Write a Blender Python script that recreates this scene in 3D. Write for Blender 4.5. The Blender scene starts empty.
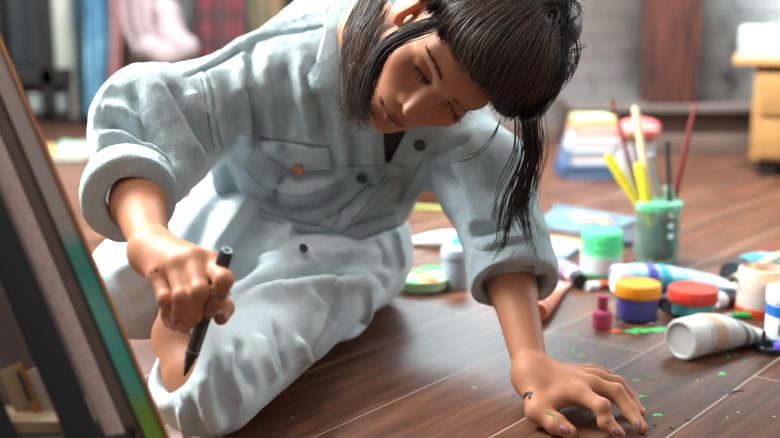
import bpy, math, random
import numpy as np
from mathutils import Vector, Matrix, noise as mnoise
random.seed(7); rng = np.random.default_rng(7)
SC = bpy.context.scene
COL = SC.collection
f32 = np.float32
# ---------------------------------------------------------------- camera geometry
FPX = 1083.0; PITCH = math.radians(11.4); CAM = np.array([0.0, 0.0, 0.5])
RIGHT = np.array([1.0, 0, 0]); UPV = np.array([0, math.sin(PITCH), math.cos(PITCH)]); FWD = np.array([0, math.cos(PITCH), -math.sin(PITCH)])
def ray(px, py): return FWD + (px-390)/FPX*RIGHT - (py-219)/FPX*UPV
def W(px, py, d): return CAM + d*ray(px, py)            # a point at depth d in front of the camera
def F(px, py, z=0.0):                                    # a point on a horizontal plane
    r = ray(px, py); return CAM + r*((z-CAM[2])/r[2])
def PR(px, d): return px*d/FPX
# ---------------------------------------------------------------- mesh helpers
def mesh_np(name, verts, faces, mat=None, parent=None, smooth=True, cols=None):
    """faces: int array (n,4) / (n,3) or list of lists"""
    me = bpy.data.meshes.new(name)
    verts = np.asarray(verts, dtype=f32)
    if isinstance(faces, np.ndarray):
        n, k = faces.shape
        me.vertices.add(len(verts)); me.vertices.foreach_set('co', verts.ravel())
        me.loops.add(n*k); me.loops.foreach_set('vertex_index', faces.astype(np.int32).ravel())
        me.polygons.add(n); me.polygons.foreach_set('loop_start', np.arange(0, n*k, k, dtype=np.int32))
        try: me.polygons.foreach_set('loop_total', np.full(n, k, dtype=np.int32))
        except Exception: pass
        me.update(calc_edges=True); me.validate()
    else:
        me.from_pydata([tuple(map(float, v)) for v in verts], [], faces); me.update()
    me.polygons.foreach_set('use_smooth', np.full(len(me.polygons), smooth, dtype=bool))
    if cols is not None:
        a = me.color_attributes.new('Tint', 'FLOAT_COLOR', 'POINT')
        c = np.ones((len(verts), 4), dtype=f32); c[:, :cols.shape[1]] = cols
        a.data.foreach_set('color', c.ravel())
    o = bpy.data.objects.new(name, me); COL.objects.link(o)
    if mat is not None: me.materials.append(mat)
    if parent is not None: o.parent = parent
    return o
def tag(o, label=None, cat=None, group=None, kind=None):
    if label: o['label'] = label
    if cat: o['category'] = cat
    if group: o['group'] = group
    if kind: o['kind'] = kind
    return o
# ---------------------------------------------------------------- signed distance shapes
def nrm(v): v = np.asarray(v, float); return v/np.linalg.norm(v)
def smin(a, b, k):
    if k <= 0: return np.minimum(a, b)
    h = np.maximum(k-np.abs(a-b), 0)/k
    return np.minimum(a, b)-h*h*k*0.25
def smax(a, b, k): return -smin(-a, -b, k)
class RC:                                               # capsule with two radii
    def __init__(s, a, b, ra, rb=None, k=0.01):
        s.a = np.asarray(a, float); s.b = np.asarray(b, float); s.ra = ra; s.rb = ra if rb is None else rb; s.k = k
        s.c = (s.a+s.b)/2; s.R = np.linalg.norm(s.b-s.a)/2+max(s.ra, s.rb)
    def ev(s, P):
        ab = (s.b-s.a).astype(f32); pa = P-s.a.astype(f32)
        t = np.clip(pa@ab/max(float(ab@ab), 1e-12), 0, 1)
        q = pa-t[:, None]*ab
        return np.sqrt(np.einsum('ij,ij->i', q, q))-(s.ra+(s.rb-s.ra)*t)
class EL:                                               # ellipsoid, M rows = axes
    def __init__(s, c, r, M=None, k=0.01):
        s.c = np.asarray(c, float); s.r = np.asarray(r, float); s.M = np.eye(3) if M is None else np.asarray(M, float); s.k = k; s.R = s.r.max()
    def ev(s, P):
        q = (P-s.c.astype(f32))@s.M.T.astype(f32)
        k0 = np.sqrt(((q/s.r.astype(f32))**2).sum(1)); k1 = np.sqrt(((q/(s.r**2).astype(f32))**2).sum(1))
        return np.where(k1 > 1e-9, k0*(k0-1)/np.maximum(k1, 1e-9), -s.r.min())
class BAND:                                             # rounded band around an axis
    def __init__(s, c, ax, rad, th, hw, rr, k=0.004, ex=None, sq=1.0):
        s.c = np.asarray(c, float); s.ax = nrm(ax); s.rad = rad; s.th = th; s.hw = hw; s.rr = rr; s.k = k; s.R = rad*1.4+th+hw+rr
        s.ex = None if ex is None else nrm(ex); s.sq = sq
    def ev(s, P):
        q = P-s.c.astype(f32); h = q@s.ax.astype(f32)
        r = q-h[:, None]*s.ax.astype(f32)
        if s.ex is not None:
            e = r@s.ex.astype(f32); r = r+(e*(1/s.sq-1))[:, None]*s.ex.astype(f32)
        rho = np.sqrt((r*r).sum(1))
        x = np.abs(rho-s.rad)-s.th; y = np.abs(h)-s.hw
        return np.sqrt(np.maximum(x, 0)**2+np.maximum(y, 0)**2)+np.minimum(np.maximum(x, y), 0)-s.rr
class SDF:
    """ops: ('u', prim) union, ('s', prim, k) subtract, ('f', pts, amp, w) fold, ('n', func)"""
    def __init__(s): s.ops = []; s.off = 0.0; s.floor = None
    def u(s, *prims):
        for p in prims: s.ops.append(('u', p))
        return s
    def sub(s, p, k=0.004): s.ops.append(('s', p, k)); return s
    def copy(s):
        n = SDF(); n.ops = list(s.ops); n.off = s.off; n.floor = s.floor; return n
    def fold(s, pts, amp, w, N=None):
        pts = np.asarray(pts, float); N = np.zeros_like(pts) if N is None else N
        s.ops.append(('f', pts, amp, w, pts.mean(0), np.linalg.norm(pts-pts.mean(0), axis=1).max()+max(2.6*w, .03), N)); return s
    def func(s, fn): s.ops.append(('n', fn)); return s
    def ev(s, P, c=None, R=None):
        P = np.asarray(P, dtype=f32)
        if c is None: c = P.mean(0); R = np.sqrt(((P-c)**2).sum(1).max()) if len(P) else 0
        d = np.full(len(P), 0.5, dtype=f32)
        for op in s.ops:
            if op[0] == 'u':
                p = op[1]
                lb = np.linalg.norm(p.c-c)-p.R-R
                if lb > 0.05:
                    d = np.minimum(d, max(lb, 0.05)+0.0*d); continue
                e = p.ev(P)
                d = smin(d, e, p.k).astype(f32)
            elif op[0] == 's':
                p = op[1]
                if np.linalg.norm(p.c-c)-p.R-R > op[2]: continue
                d = smax(d, -p.ev(P), op[2]).astype(f32)
            elif op[0] == 'f':
                if np.linalg.norm(op[4]-c)-op[5]-R > 0: continue
                pts = op[1]; best = None
                n = len(pts)-1
                for i in range(n):
                    a = pts[i].astype(f32); ab = (pts[i+1]-pts[i]).astype(f32); pa = P-a
                    t = np.clip(pa@ab/max(float(ab@ab), 1e-12), 0, 1); q = pa-t[:, None]*ab
                    nn = (op[6][i]+op[6][i+1]).astype(f32)/2; h = q@nn; q = q-h[:, None]*nn
                    dd = (q*q).sum(1)+(np.maximum(np.abs(h)-.012, 0)*1.2)**2; tt = (i+t)/n
                    if best is None: best, bt = dd, tt
                    else:
                        m = dd < best; best = np.where(m, dd, best); bt = np.where(m, tt, bt)
                env = np.clip(np.minimum(bt, 1-bt)*5+0.15, 0, 1)
                d = d-(op[2]*env*np.exp(-best/(op[3]**2))).astype(f32)
            else: d = op[1](P, d).astype(f32)
        d = d-s.off
        if s.floor is not None: d = np.maximum(d, s.floor-P[:, 2])
        return d
    def hit(s, pix, d0=0.7, d1=3.0, miss=None):
        """march camera rays to the surface: world points for a list of picture points"""
        pix = np.asarray(pix, float); D = np.array([ray(x, y) for x, y in pix]); t = np.full(len(pix), d0); on = np.zeros(len(pix), bool)
        for _ in range(120):
            P = CAM+D*t[:, None]; v = s.ev(P)
            on |= v < 0.0006
            t = np.where(on, t, t+np.maximum(v*0.7, 0.0004)); 
            if on.all() or (t[~on] > d1).all(): break
        bad = t > d1
        if bad.any():
            t[bad] = (np.median(t[~bad]) if miss is None else miss) if (~bad).any() or miss is not None else 1.3
        return CAM+D*t[:, None]
    def normal(s, P, e=0.0015):
        P = np.asarray(P, dtype=f32); g = np.zeros((len(P), 3))
        for i in range(3):
            o = np.zeros(3, dtype=f32); o[i] = e
            g[:, i] = s.ev(P+o)-s.ev(P-o)
        return g/np.maximum(np.linalg.norm(g, axis=1), 1e-9)[:, None]
def surface_nets(sdf, h, lo=None, hi=None, B=8):
    if lo is None:
        L, H = [], []
        for op in sdf.ops:
            if op[0] == 'u': L.append(op[1].c-op[1].R); H.append(op[1].c+op[1].R)
        lo = np.min(L, 0)-0.02; hi = np.max(H, 0)+0.02
    lo = np.asarray(lo, float); hi = np.asarray(hi, float)
    nb = np.ceil((hi-lo)/(h*B)).astype(int); n = nb*B
    # coarse pass
    bc = np.stack(np.meshgrid(*[lo[i]+(np.arange(nb[i])+0.5)*B*h for i in range(3)], indexing='ij'), -1)
    S = 6                                                # super blocks
    D = np.full(tuple(n), 1.0, dtype=f32)
    half = B*h*0.5*1.7320508
    loc = np.stack(np.meshgrid(*[np.arange(B)]*3, indexing='ij'), -1).reshape(-1, 3)
    for sx in range(0, nb[0], S):
        for sy in range(0, nb[1], S):
            for sz in range(0, nb[2], S):
                blk = bc[sx:sx+S, sy:sy+S, sz:sz+S]; shp = blk.shape[:3]; C = blk.reshape(-1, 3)
                v = sdf.ev(C).reshape(shp)
                if v.min() > 0.055+half*0: 
                    if (v > half+0.02).all(): continue
                act = np.abs(v) < half+0.014
                for ix, iy, iz in np.argwhere(~act & (v < 0)):
                    D[(sx+ix)*B:(sx+ix+1)*B, (sy+iy)*B:(sy+iy+1)*B, (sz+iz)*B:(sz+iz+1)*B] = -1
                A = np.argwhere(act)
                if not len(A): continue
                # split into sub chunks of blocks that sit together
                key = (A//2)@np.array([64, 8, 1])
                for kk in np.unique(key):
                    G = A[key == kk]+np.array([sx, sy, sz])
                    idx = (G[:, None, :]*B+loc[None]).reshape(-1, 3)
                    val = sdf.ev(lo+idx*h)
                    D[idx[:, 0], idx[:, 1], idx[:, 2]] = val
    I = D < 0
    cnt = np.zeros(tuple(n-1), dtype=np.uint8)
    offs = [(a, b, c) for a in (0, 1) for b in (0, 1) for c in (0, 1)]
    for a, b, c in offs: cnt += I[a:n[0]-1+a, b:n[1]-1+b, c:n[2]-1+c]
    cells = np.argwhere((cnt > 0) & (cnt < 8))
    vid = np.full(tuple(n-1), -1, dtype=np.int32); vid[cells[:, 0], cells[:, 1], cells[:, 2]] = np.arange(len(cells))
    cv = {o: D[cells[:, 0]+o[0], cells[:, 1]+o[1], cells[:, 2]+o[2]] for o in offs}
    acc = np.zeros((len(cells), 3)); num = np.zeros(len(cells))
    for o in offs:
        for ax in range(3):
            if o[ax]: continue
            o2 = list(o); o2[ax] = 1; o2 = tuple(o2)
            v0, v1 = cv[o], cv[o2]; m = (v0 < 0) != (v1 < 0)
            t = np.where(m, v0/np.where(m, v0-v1, 1), 0)
            p = np.tile(np.array(o, float), (len(cells), 1)); p[:, ax] += t
            acc += p*m[:, None]; num += m
    V = lo+(cells+acc/num[:, None])*h
    Fs = []
    for ax in range(3):
        u, w = [(1, 2), (2, 0), (0, 1)][ax]
        s0 = [slice(0, n[i]-1) for i in range(3)]; s1 = list(s0); s1[ax] = slice(1, n[ax])
        s0[u] = s1[u] = slice(1, n[u]-1); s0[w] = s1[w] = slice(1, n[w]-1)
        s0[ax] = slice(0, n[ax]-1)
        a = I[tuple(s0)]; b = I[tuple(s1)]
        for flip, mask in ((0, a & ~b), (1, ~a & b)):
            e = np.argwhere(mask)
            if not len(e): continue
            e[:, u] += 1; e[:, w] += 1
            def cell(du, dw):
                q = e.copy(); q[:, u] += du; q[:, w] += dw; return vid[q[:, 0], q[:, 1], q[:, 2]]
            q = np.stack([cell(-1, -1), cell(0, -1), cell(0, 0), cell(-1, 0)], 1)
            Fs.append(q[:, ::-1] if flip else q)
    Fq = np.concatenate(Fs); Fq = Fq[(Fq >= 0).all(1)]
    return V, Fq
def relax(V, Fq, n=1, lam=0.5):
    E = np.concatenate([Fq[:, [0, 1]], Fq[:, [1, 2]], Fq[:, [2, 3]], Fq[:, [3, 0]]]); E = np.concatenate([E, E[:, ::-1]])
    deg = np.bincount(E[:, 0], minlength=len(V)).astype(float)
    for _ in range(n):
        A = np.stack([np.bincount(E[:, 0], weights=V[E[:, 1], i], minlength=len(V)) for i in range(3)], 1)/np.maximum(deg, 1)[:, None]
        V = V+lam*(A-V)
    return V
def wob(P, sc, seed=0, oct=3):
    """cheap smooth noise made of warped sines"""
    r = np.random.default_rng(seed); out = np.zeros(len(P), dtype=f32); a = 1.0
    for o in range(oct):
        for j in range(3):
            k = r.normal(size=3); k = (k/np.linalg.norm(k)*sc*(1.9**o)).astype(f32); k2 = (r.normal(size=3)*sc*0.5*(1.9**o)).astype(f32)
            out += a/3*np.sin(P@k+r.uniform(0, 6.28)+1.3*np.sin(P@k2+r.uniform(0, 6.28)))
        a *= 0.55
    return out
def paint(V, pts, rad, col, cols, nz=0.0, soft=0.3, sc=900, seed=1, amt=1.0):
    """stain / dye on a surface: colour where a point lies within rad of a polyline"""
    pts = np.asarray(pts, float); best = np.full(len(V), 9.0)
    lo = pts.min(0)-rad*2; hi = pts.max(0)+rad*2
    sel = np.where(((V > lo) & (V < hi)).all(1))[0]
    if not len(sel): return
    P = V[sel]; best = np.full(len(P), 9.0)
    for i in range(max(1, len(pts)-1)):
        a = pts[i]; ab = (pts[i+1]-a) if len(pts) > 1 else np.zeros(3)+1e-6
        t = np.clip((P-a)@ab/max(ab@ab, 1e-12), 0, 1); best = np.minimum(best, np.linalg.norm(P-a-t[:, None]*ab, axis=1))
    if nz: best = best+nz*rad*wob(P.astype(f32), sc, seed, 2)
    m = np.clip((rad-best)/(rad*soft), 0, 1)[:, None]*amt
    cols[sel] = cols[sel]*(1-m)+np.asarray(col)*m
def quad_patch(sdf, name, c, nu, nv, off, th, mat, parent, edge=0.3, bow=None, d0=0.7, rough=0.0, cols=None):
    """cloth piece lying on a surface: c = four picture corners (or edge polylines); offset and thickness in metres"""
    c = [np.asarray(x, float) for x in c]
    us = np.linspace(0, 1, nu); vs = np.linspace(0, 1, nv)
    def poly(p, t):
        p = np.asarray(p, float)
        if p.ndim == 1: return np.tile(p, (len(t), 1))
        s = np.concatenate([[0], np.cumsum(np.linalg.norm(np.diff(p, axis=0), axis=1))]); s /= s[-1]
        return np.stack([np.interp(t, s, p[:, i]) for i in range(2)], 1)
    top = poly(c[0], us); bot = poly(c[1], us)          # two opposite edges as polylines
    G = top[None]*(1-vs)[:, None, None]+bot[None]*vs[:, None, None]
    P = sdf.hit(G.reshape(-1, 2), d0); N = sdf.normal(P, 0.004)
    e = np.minimum(np.minimum(us, 1-us)[None]*np.ones((nv, 1))*(nu-1), (np.minimum(vs, 1-vs)*(nv-1))[:, None])   # cells from the edge
    dome = np.clip(e/1.0, 0, 1).reshape(-1)
    o = off if not callable(off) else off(*[q.reshape(-1) for q in np.meshgrid(us, vs)])
    jit = rough*wob(P.astype(f32), 160, 5, 2)
    T = P+N*(o+th*(0.35+0.65*dome)+jit)[:, None] if np.ndim(o) or True else None
    Bm = P+N*(np.asarray(o)*0.0-0.003)[:, None] if edge == 0 else P+N*(np.asarray(o)-0.0015+0*dome)[:, None]
    n = nu*nv; V = np.concatenate([T, Bm]); fs = []
    id_ = np.arange(n).reshape(nv, nu)
    q = np.stack([id_[:-1, :-1], id_[:-1, 1:], id_[1:, 1:], id_[1:, :-1]], -1).reshape(-1, 4)
    fs.append(q[:, ::-1]); fs.append(q+n)
    rim = np.concatenate([id_[0, :], id_[1:, -1], id_[-1, ::-1][1:], id_[::-1, 0][1:]])
    a, b = rim[:-1], rim[1:]
    fs.append(np.stack([a, b, b+n, a+n], 1))
    return mesh_np(name, V, np.concatenate(fs), mat, parent, cols=np.ones((len(V), 3)))
# ---------------------------------------------------------------- tubes / strands / lathes
def tubes(name, lines, radii, sides, mat, parent=None, taper=(1.0, 0.25), cols=None):
    """many thin tapered tubes in one mesh (hair, lashes, bristles)"""
    VV, FF, CC = [], [], []; base = 0
    for li, L in enumerate(lines):
        L = np.asarray(L, float); m = len(L)
        T = np.gradient(L, axis=0); T /= np.maximum(np.linalg.norm(T, axis=1), 1e-9)[:, None]
        ref = np.array([0.31, 0.52, 0.79]); 
        A = np.cross(T, ref); A /= np.maximum(np.linalg.norm(A, axis=1), 1e-9)[:, None]; Bv = np.cross(T, A)
        r = radii[li] if np.ndim(radii) else radii
        tt = np.linspace(0, 1, m)
        rr = r*np.where(tt < 0.15, taper[0]*(0.5+0.5*tt/0.15), taper[0]+(taper[1]-taper[0])*np.clip((tt-0.5)/0.5, 0, 1)**1.5)
        ang = np.linspace(0, 2*math.pi, sides, endpoint=False)
        V = L[:, None, :]+rr[:, None, None]*(np.cos(ang)[None, :, None]*A[:, None, :]+np.sin(ang)[None, :, None]*Bv[:, None, :])
        VV.append(V.reshape(-1, 3))
        i = np.arange(m-1)[:, None]*sides; j = np.arange(sides)[None]; j2 = (j+1) % sides
        FF.append(base+np.stack([i+j, i+j2, i+sides+j2, i+sides+j], -1).reshape(-1, 4))
        if cols is not None: CC.append(np.tile(cols[li], (m*sides, 1)))
        base += m*sides
    return mesh_np(name, np.concatenate(VV), np.concatenate(FF), mat, parent, cols=np.concatenate(CC) if cols is not None else None)
def spline(pts, n):
    """Catmull-Rom through points"""
    P = np.asarray(pts, float)
    if len(P) == 2: return P[0]+(P[1]-P[0])*np.linspace(0, 1, n)[:, None]
    Q = np.concatenate([[2*P[0]-P[1]], P, [2*P[-1]-P[-2]]]); out = []
    for t in np.linspace(0, len(P)-1-1e-6, n):
        i = int(t); u = t-i; p0, p1, p2, p3 = Q[i:i+4]
        out.append(0.5*((2*p1)+(-p0+p2)*u+(2*p0-5*p1+4*p2-p3)*u*u+(-p0+3*p1-3*p2+p3)*u**3))
    return np.array(out)
def lathe(name, prof, seg, mat, parent=None, M=None, closed=True, smooth=True, mod=None):
    """prof: list of (r, z). closed ends when r == 0"""
    V = []; 
    for r, z in prof:
        for k in range(seg):
            a = 2*math.pi*k/seg; rr = r if mod is None else r*mod(a, z)
            V.append((rr*math.cos(a), rr*math.sin(a), z))
    V = np.array(V)
    fs = []
    for i in range(len(prof)-1):
        for k in range(seg):
            k2 = (k+1) % seg; fs.append([i*seg+k, i*seg+k2, (i+1)*seg+k2, (i+1)*seg+k])
    fs.append(list(range(seg))[::-1]); fs.append([(len(prof)-1)*seg+k for k in range(seg)])
    if M is not None: V = V@np.asarray(M)[:3, :3].T+np.asarray(M)[:3, 3]
    o = mesh_np(name, V, fs, mat, parent, smooth)
    return autosmooth(o)
def autosmooth(o, ang=35):
    me = o.data; lim = math.cos(math.radians(ang))
    ef = {}
    for p in me.polygons:
        for k in p.edge_keys: ef.setdefault(k, []).append(p.index)
    sh = np.zeros(len(me.edges), bool)
    for e in me.edges:
        fl = ef.get(tuple(sorted(e.vertices)), [])
        if len(fl) != 2: sh[e.index] = True
        elif me.polygons[fl[0]].normal.dot(me.polygons[fl[1]].normal) < lim: sh[e.index] = True
    me.attributes.new('sharp_edge', 'BOOLEAN', 'EDGE').data.foreach_set('value', sh)
    return o
def frame(z, x=None):
    z = nrm(z); x = np.array([1.0, 0, 0]) if x is None else np.asarray(x, float)
    if abs(z@nrm(x)) > 0.95: x = np.array([0, 1.0, 0])
    x = nrm(x-z*(x@z)); y = np.cross(z, x); return np.stack([x, y, z], 1)
def M4(R, t):
    m = np.eye(4); m[:3, :3] = R; m[:3, 3] = t; return m
def empty(name, loc, R=None):
    o = bpy.data.objects.new(name, None); COL.objects.link(o); o.empty_display_size = 0.02
    m = Matrix.Identity(4)
    if R is not None: m = Matrix([list(R[i])+[0] for i in range(3)]+[[0, 0, 0, 1]])
    m.translation = Vector([float(q) for q in loc]); o.matrix_world = m; return o
def box(name, size, mat, parent=None, loc=(0, 0, 0), R=None, bev=0.002, seg=2, taper=None):
    sx, sy, sz = [q/2 for q in size]
    me = bpy.data.meshes.new(name); import bmesh
    bm = bmesh.new(); bmesh.ops.create_cube(bm, size=1.0)
    for v in bm.verts:
        v.co.x *= size[0]; v.co.y *= size[1]; v.co.z *= size[2]
        if taper and v.co.z > 0: v.co.x *= taper[0]; v.co.y *= taper[1]
    if bev > 0: bmesh.ops.bevel(bm, geom=list(bm.edges), offset=min(bev, min(size)*0.45), segments=seg, affect='EDGES', profile=0.6)
    Rm = Matrix.Identity(3) if R is None else Matrix([list(map(float, r)) for r in R])
    for v in bm.verts: v.co = Rm@v.co+Vector([float(q) for q in loc])
    bm.to_mesh(me); bm.free()
    me.polygons.foreach_set('use_smooth', np.full(len(me.polygons), True))
    o = bpy.data.objects.new(name, me); COL.objects.link(o)
    if mat: me.materials.append(mat)
    if parent is not None: o.parent = parent
    return autosmooth(o, 40)
# ---------------------------------------------------------------- materials
def srgb(r, g, b):
    return tuple(((c/255+0.055)/1.055)**2.4 if c > 10 else c/255/12.92 for c in (r, g, b))+(1.0,)
MATS = {}
def mat(name, col, rough=0.5, metal=0.0, var=0.0, vscale=30.0, bump=0.0, bscale=200.0, tint=False, spec=0.5, trans=0.0, ior=1.45, sss=0.0, alpha=1.0, coat=0.0, col2=None, stretch=None, sheen=0.0):
    if name in MATS: return MATS[name]
    m = bpy.data.materials.new(name); m.use_nodes = True; nt = m.node_tree; b = nt.nodes['Principled BSDF']; L = nt.links
    b.inputs['Roughness'].default_value = rough; b.inputs['Metallic'].default_value = metal; b.inputs['Specular IOR Level'].default_value = spec
    b.inputs['IOR'].default_value = ior; b.inputs['Transmission Weight'].default_value = trans; b.inputs['Alpha'].default_value = alpha
    b.inputs['Coat Weight'].default_value = coat; b.inputs['Sheen Weight'].default_value = sheen
    if sss:
        b.inputs['Subsurface Weight'].default_value = sss; b.inputs['Subsurface Radius'].default_value = (1, 0.35, 0.2); b.inputs['Subsurface Scale'].default_value = 0.006
    src = None
    tc = nt.nodes.new('ShaderNodeTexCoord'); vec = tc.outputs['Object']
    if stretch:
        mp = nt.nodes.new('ShaderNodeMapping'); mp.inputs['Scale'].default_value = stretch; L.new(vec, mp.inputs['Vector']); vec = mp.outputs['Vector']
    if var or col2:
        n = nt.nodes.new('ShaderNodeTexNoise'); n.inputs['Scale'].default_value = vscale; n.inputs['Detail'].default_value = 5; L.new(vec, n.inputs['Vector'])
        cr = nt.nodes.new('ShaderNodeValToRGB'); L.new(n.outputs['Fac'], cr.inputs['Fac'])
        c2 = col2 if col2 else tuple(min(1, c*(1+var)) for c in col[:3])+(1,)
        c1 = col if col2 else tuple(c*(1-var) for c in col[:3])+(1,)
        cr.color_ramp.elements[0].position = 0.35; cr.color_ramp.elements[1].position = 0.65
        cr.color_ramp.elements[0].color = c1; cr.color_ramp.elements[1].color = c2; src = cr.outputs['Color']
    else: b.inputs['Base Color'].default_value = col
    if tint:
        at = nt.nodes.new('ShaderNodeVertexColor'); at.layer_name = 'Tint'
        mx = nt.nodes.new('ShaderNodeMix'); mx.data_type = 'RGBA'; mx.blend_type = 'MULTIPLY'; mx.inputs['Factor'].default_value = 1
        if src: L.new(src, mx.inputs[6])
        else: mx.inputs[6].default_value = col
        L.new(at.outputs['Color'], mx.inputs[7]); src = mx.outputs[2]
    if src: L.new(src, b.inputs['Base Color'])
    if bump:
        n2 = nt.nodes.new('ShaderNodeTexNoise'); n2.inputs['Scale'].default_value = bscale; n2.inputs['Detail'].default_value = 4; L.new(vec, n2.inputs['Vector'])
        bp = nt.nodes.new('ShaderNodeBump'); bp.inputs['Strength'].default_value = bump; bp.inputs['Distance'].default_value = 0.002
        L.new(n2.outputs['Fac'], bp.inputs['Height']); L.new(bp.outputs['Normal'], b.inputs['Normal'])
    MATS[name] = m; return m
# ================================================================ PERSON
def camvec(x, y, t): return x*RIGHT+y*UPV-t*FWD
HU = nrm(camvec(.765, .32, .56)); _L = camvec(.58, -.67, -.46); HL_ = nrm(_L-HU*(_L@HU)); HB = np.cross(HU, HL_)
HM = np.stack([HL_, HB, HU], 1)                          # columns: her left, back, up
H0 = W(439, 88.5, 1.30)                                   # between the eyes
def HP(x, y, z): return H0+HM@np.array([x, y, z])
def hell(c, r, k, rot=None):
    M = HM.T if rot is None else rot.T@HM.T
    return EL(HP(*c), r, M, k)
def hrc(a, b, ra, rb=None, k=0.01): return RC(HP(*a), HP(*b), ra, rb, k)
def rotx(a): c, s = math.cos(a), math.sin(a); return np.array([[1, 0, 0], [0, c, -s], [0, s, c]])
def rotz(a): c, s = math.cos(a), math.sin(a); return np.array([[c, -s, 0], [s, c, 0], [0, 0, 1]])
def roty(a): c, s = math.cos(a), math.sin(a); return np.array([[c, 0, s], [0, 1, 0], [-s, 0, c]])
head = SDF()
head.u(hell((0, .090, .037), (.073, .092, .084), .02), hell((0, .050, -.030), (.058, .058, .077), .03),
       hell((0, .020, -.062), (.036, .028, .045), .022))
for s in (-1, 1):
    head.u(hrc((s*.050, .070, -.055), (s*.014, .013, -.095), .016, .013, .022), hell((s*.041, .026, -.027), (.022, .020, .020), .024),
           hrc((s*.012, .004, .019), (s*.050, .026, .017), .010, .008, .016))
head.u(hell((0, .007, -.0965), (.017, .014, .013), .018), hell((0, .008, .030), (.045, .022, .026), .03))
for s in (-1, 1): head.sub(hell((s*.031, -.008, -.002), (.017, .014, .0105), .01), .014)
for s in (-1, 1):
    head.u(hell((s*.031, .015, -.003), (.0150, .0140, .0130), .004))
    # lid crease and lash line
# nose
head.u(hrc((0, .003, .008), (0, -.010, -.022), .0062, .0078, .014), hrc((0, -.010, -.020), (0, -.0205, -.039), .0080, .0092, .008),
       hell((0, -.004, -.046), (.009, .012, .005), .006))
for s in (-1, 1):
    head.u(hell((s*.0115, -.0055, -.0415), (.0062, .0090, .0070), .006))
    head.sub(hell((s*.0062, -.0105, -.0495), (.0034, .0050, .0032), .002, rotz(-s*.4)), .003)
# mouth
head.u(hell((0, .003, -.068), (.025, .0145, .020), .012))
for s in (-1, 1):
    head.u(hrc((s*.004, -.0125, -.0650), (s*.021, -.0010, -.0690), .0047, .0022, .005), hrc((0, -.0115, -.0765), (s*.018, -.0015, -.0715), .0062, .0024, .005))
head.sub(hrc((-.012, -.0185, -.0700), (.012, -.0185, -.0700), .0022, .0022), .003)
for s in (-1, 1): head.sub(hrc((s*.012, -.0160, -.0702), (s*.024, -.0020, -.0700), .0018, .0016), .003)
head.sub(hrc((0, -.0200, -.0520), (0, -.0170, -.0590), .0030, .0030), .005)
head.sub(hell((0, -.011, -.087), (.016, .007, .005), .01), .012)
# ears
for s in (-1, 1):
    R_ = rotz(s*.35)@rotx(-.2)
    head.u(hell((s*.073, .088, -.006), (.0075, .0175, .0300), .006, R_)); head.sub(hell((s*.0815, .087, -.003), (.0050, .0105, .0190), .003, R_), .005)
    head.u(hell((s*.0755, .092, -.004), (.0045, .0060, .0110), .004, R_), hell((s*.072, .078, -.031), (.0055, .0075, .0080), .006))
neck_base = W(372, 42, 1.50)
head.u(RC(HP(0, .095, -.045), neck_base, .049, .058, .03))
# ---- bones of the body
shR, shL = W(240, 92, 1.545), W(452, 142, 1.62)
elR, elL = W(130, 128, 1.36), W(496, 212, 1.485)
wrR, wrL = W(153, 252, 1.135), F(533, 376, .046)
pel = W(335, 262, 1.80)
s_ax = nrm(shL-shR); sp = nrm(neck_base-pel); s_ax = nrm(s_ax-sp*(s_ax@sp)); n_ax = np.cross(sp, s_ax)
TM = np.stack([s_ax, n_ax, sp])
kneeA, hipA, hipB, kneeB = W(143, 284, 1.42), W(282, 216, 1.73), W(352, 262, 1.72), W(206, 378, 1.215)
def torso(S, g=0.0):
    S.u(EL(W(335, 122, 1.62), (.165+g, .098+g, .15+g), TM, .03), EL(W(322, 205, 1.70), (.14+g, .088+g, .13+g), TM, .06),
        RC(W(362, 40, 1.57), shR, .062+g, .056+g, .05), RC(W(385, 60, 1.57), shL, .062+g, .056+g, .05),
        RC(W(300, 62, 1.63), W(350, 20, 1.68), .075+g, .075+g, .05))
    return S
def legs(S, g=0.0):
    S.u(EL(W(312, 258, 1.80), (.155+g, .11+g, .115+g), TM, .03), EL(W(242, 200, 1.70), (.078+g, .08+g, .078+g), None, .05), RC(hipA, kneeA, .098+g, .068+g, .04), RC(kneeA, W(200, 283, 1.42), .069+g, .045+g, .03),
        RC(hipB, kneeB, .082+g, .066+g, .04))
    return S
body = head.copy()
body.u(RC(shR, elR, .040, .026, .02), RC(elR, W(138, 203, 1.235), .026, .0300, .01), RC(W(138, 203, 1.235), wrR, .0300, .0195, .012),
       RC(shL, elL, .045, .036, .02), RC(elL, W(513, 290, 1.42), .036, .0295, .01), RC(W(513, 290, 1.42), wrL, .0295, .0205, .012))
torso(body, -.020); legs(body, -.026)
body.u(RC(W(192, 374, 1.222), W(186, 336, 1.255), .034, .037, .01), RC(W(186, 336, 1.255), W(192, 300, 1.40), .037, .037, .01), RC(W(158, 312, 1.43), W(262, 338, 1.42), .030, .030, .01))
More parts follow.
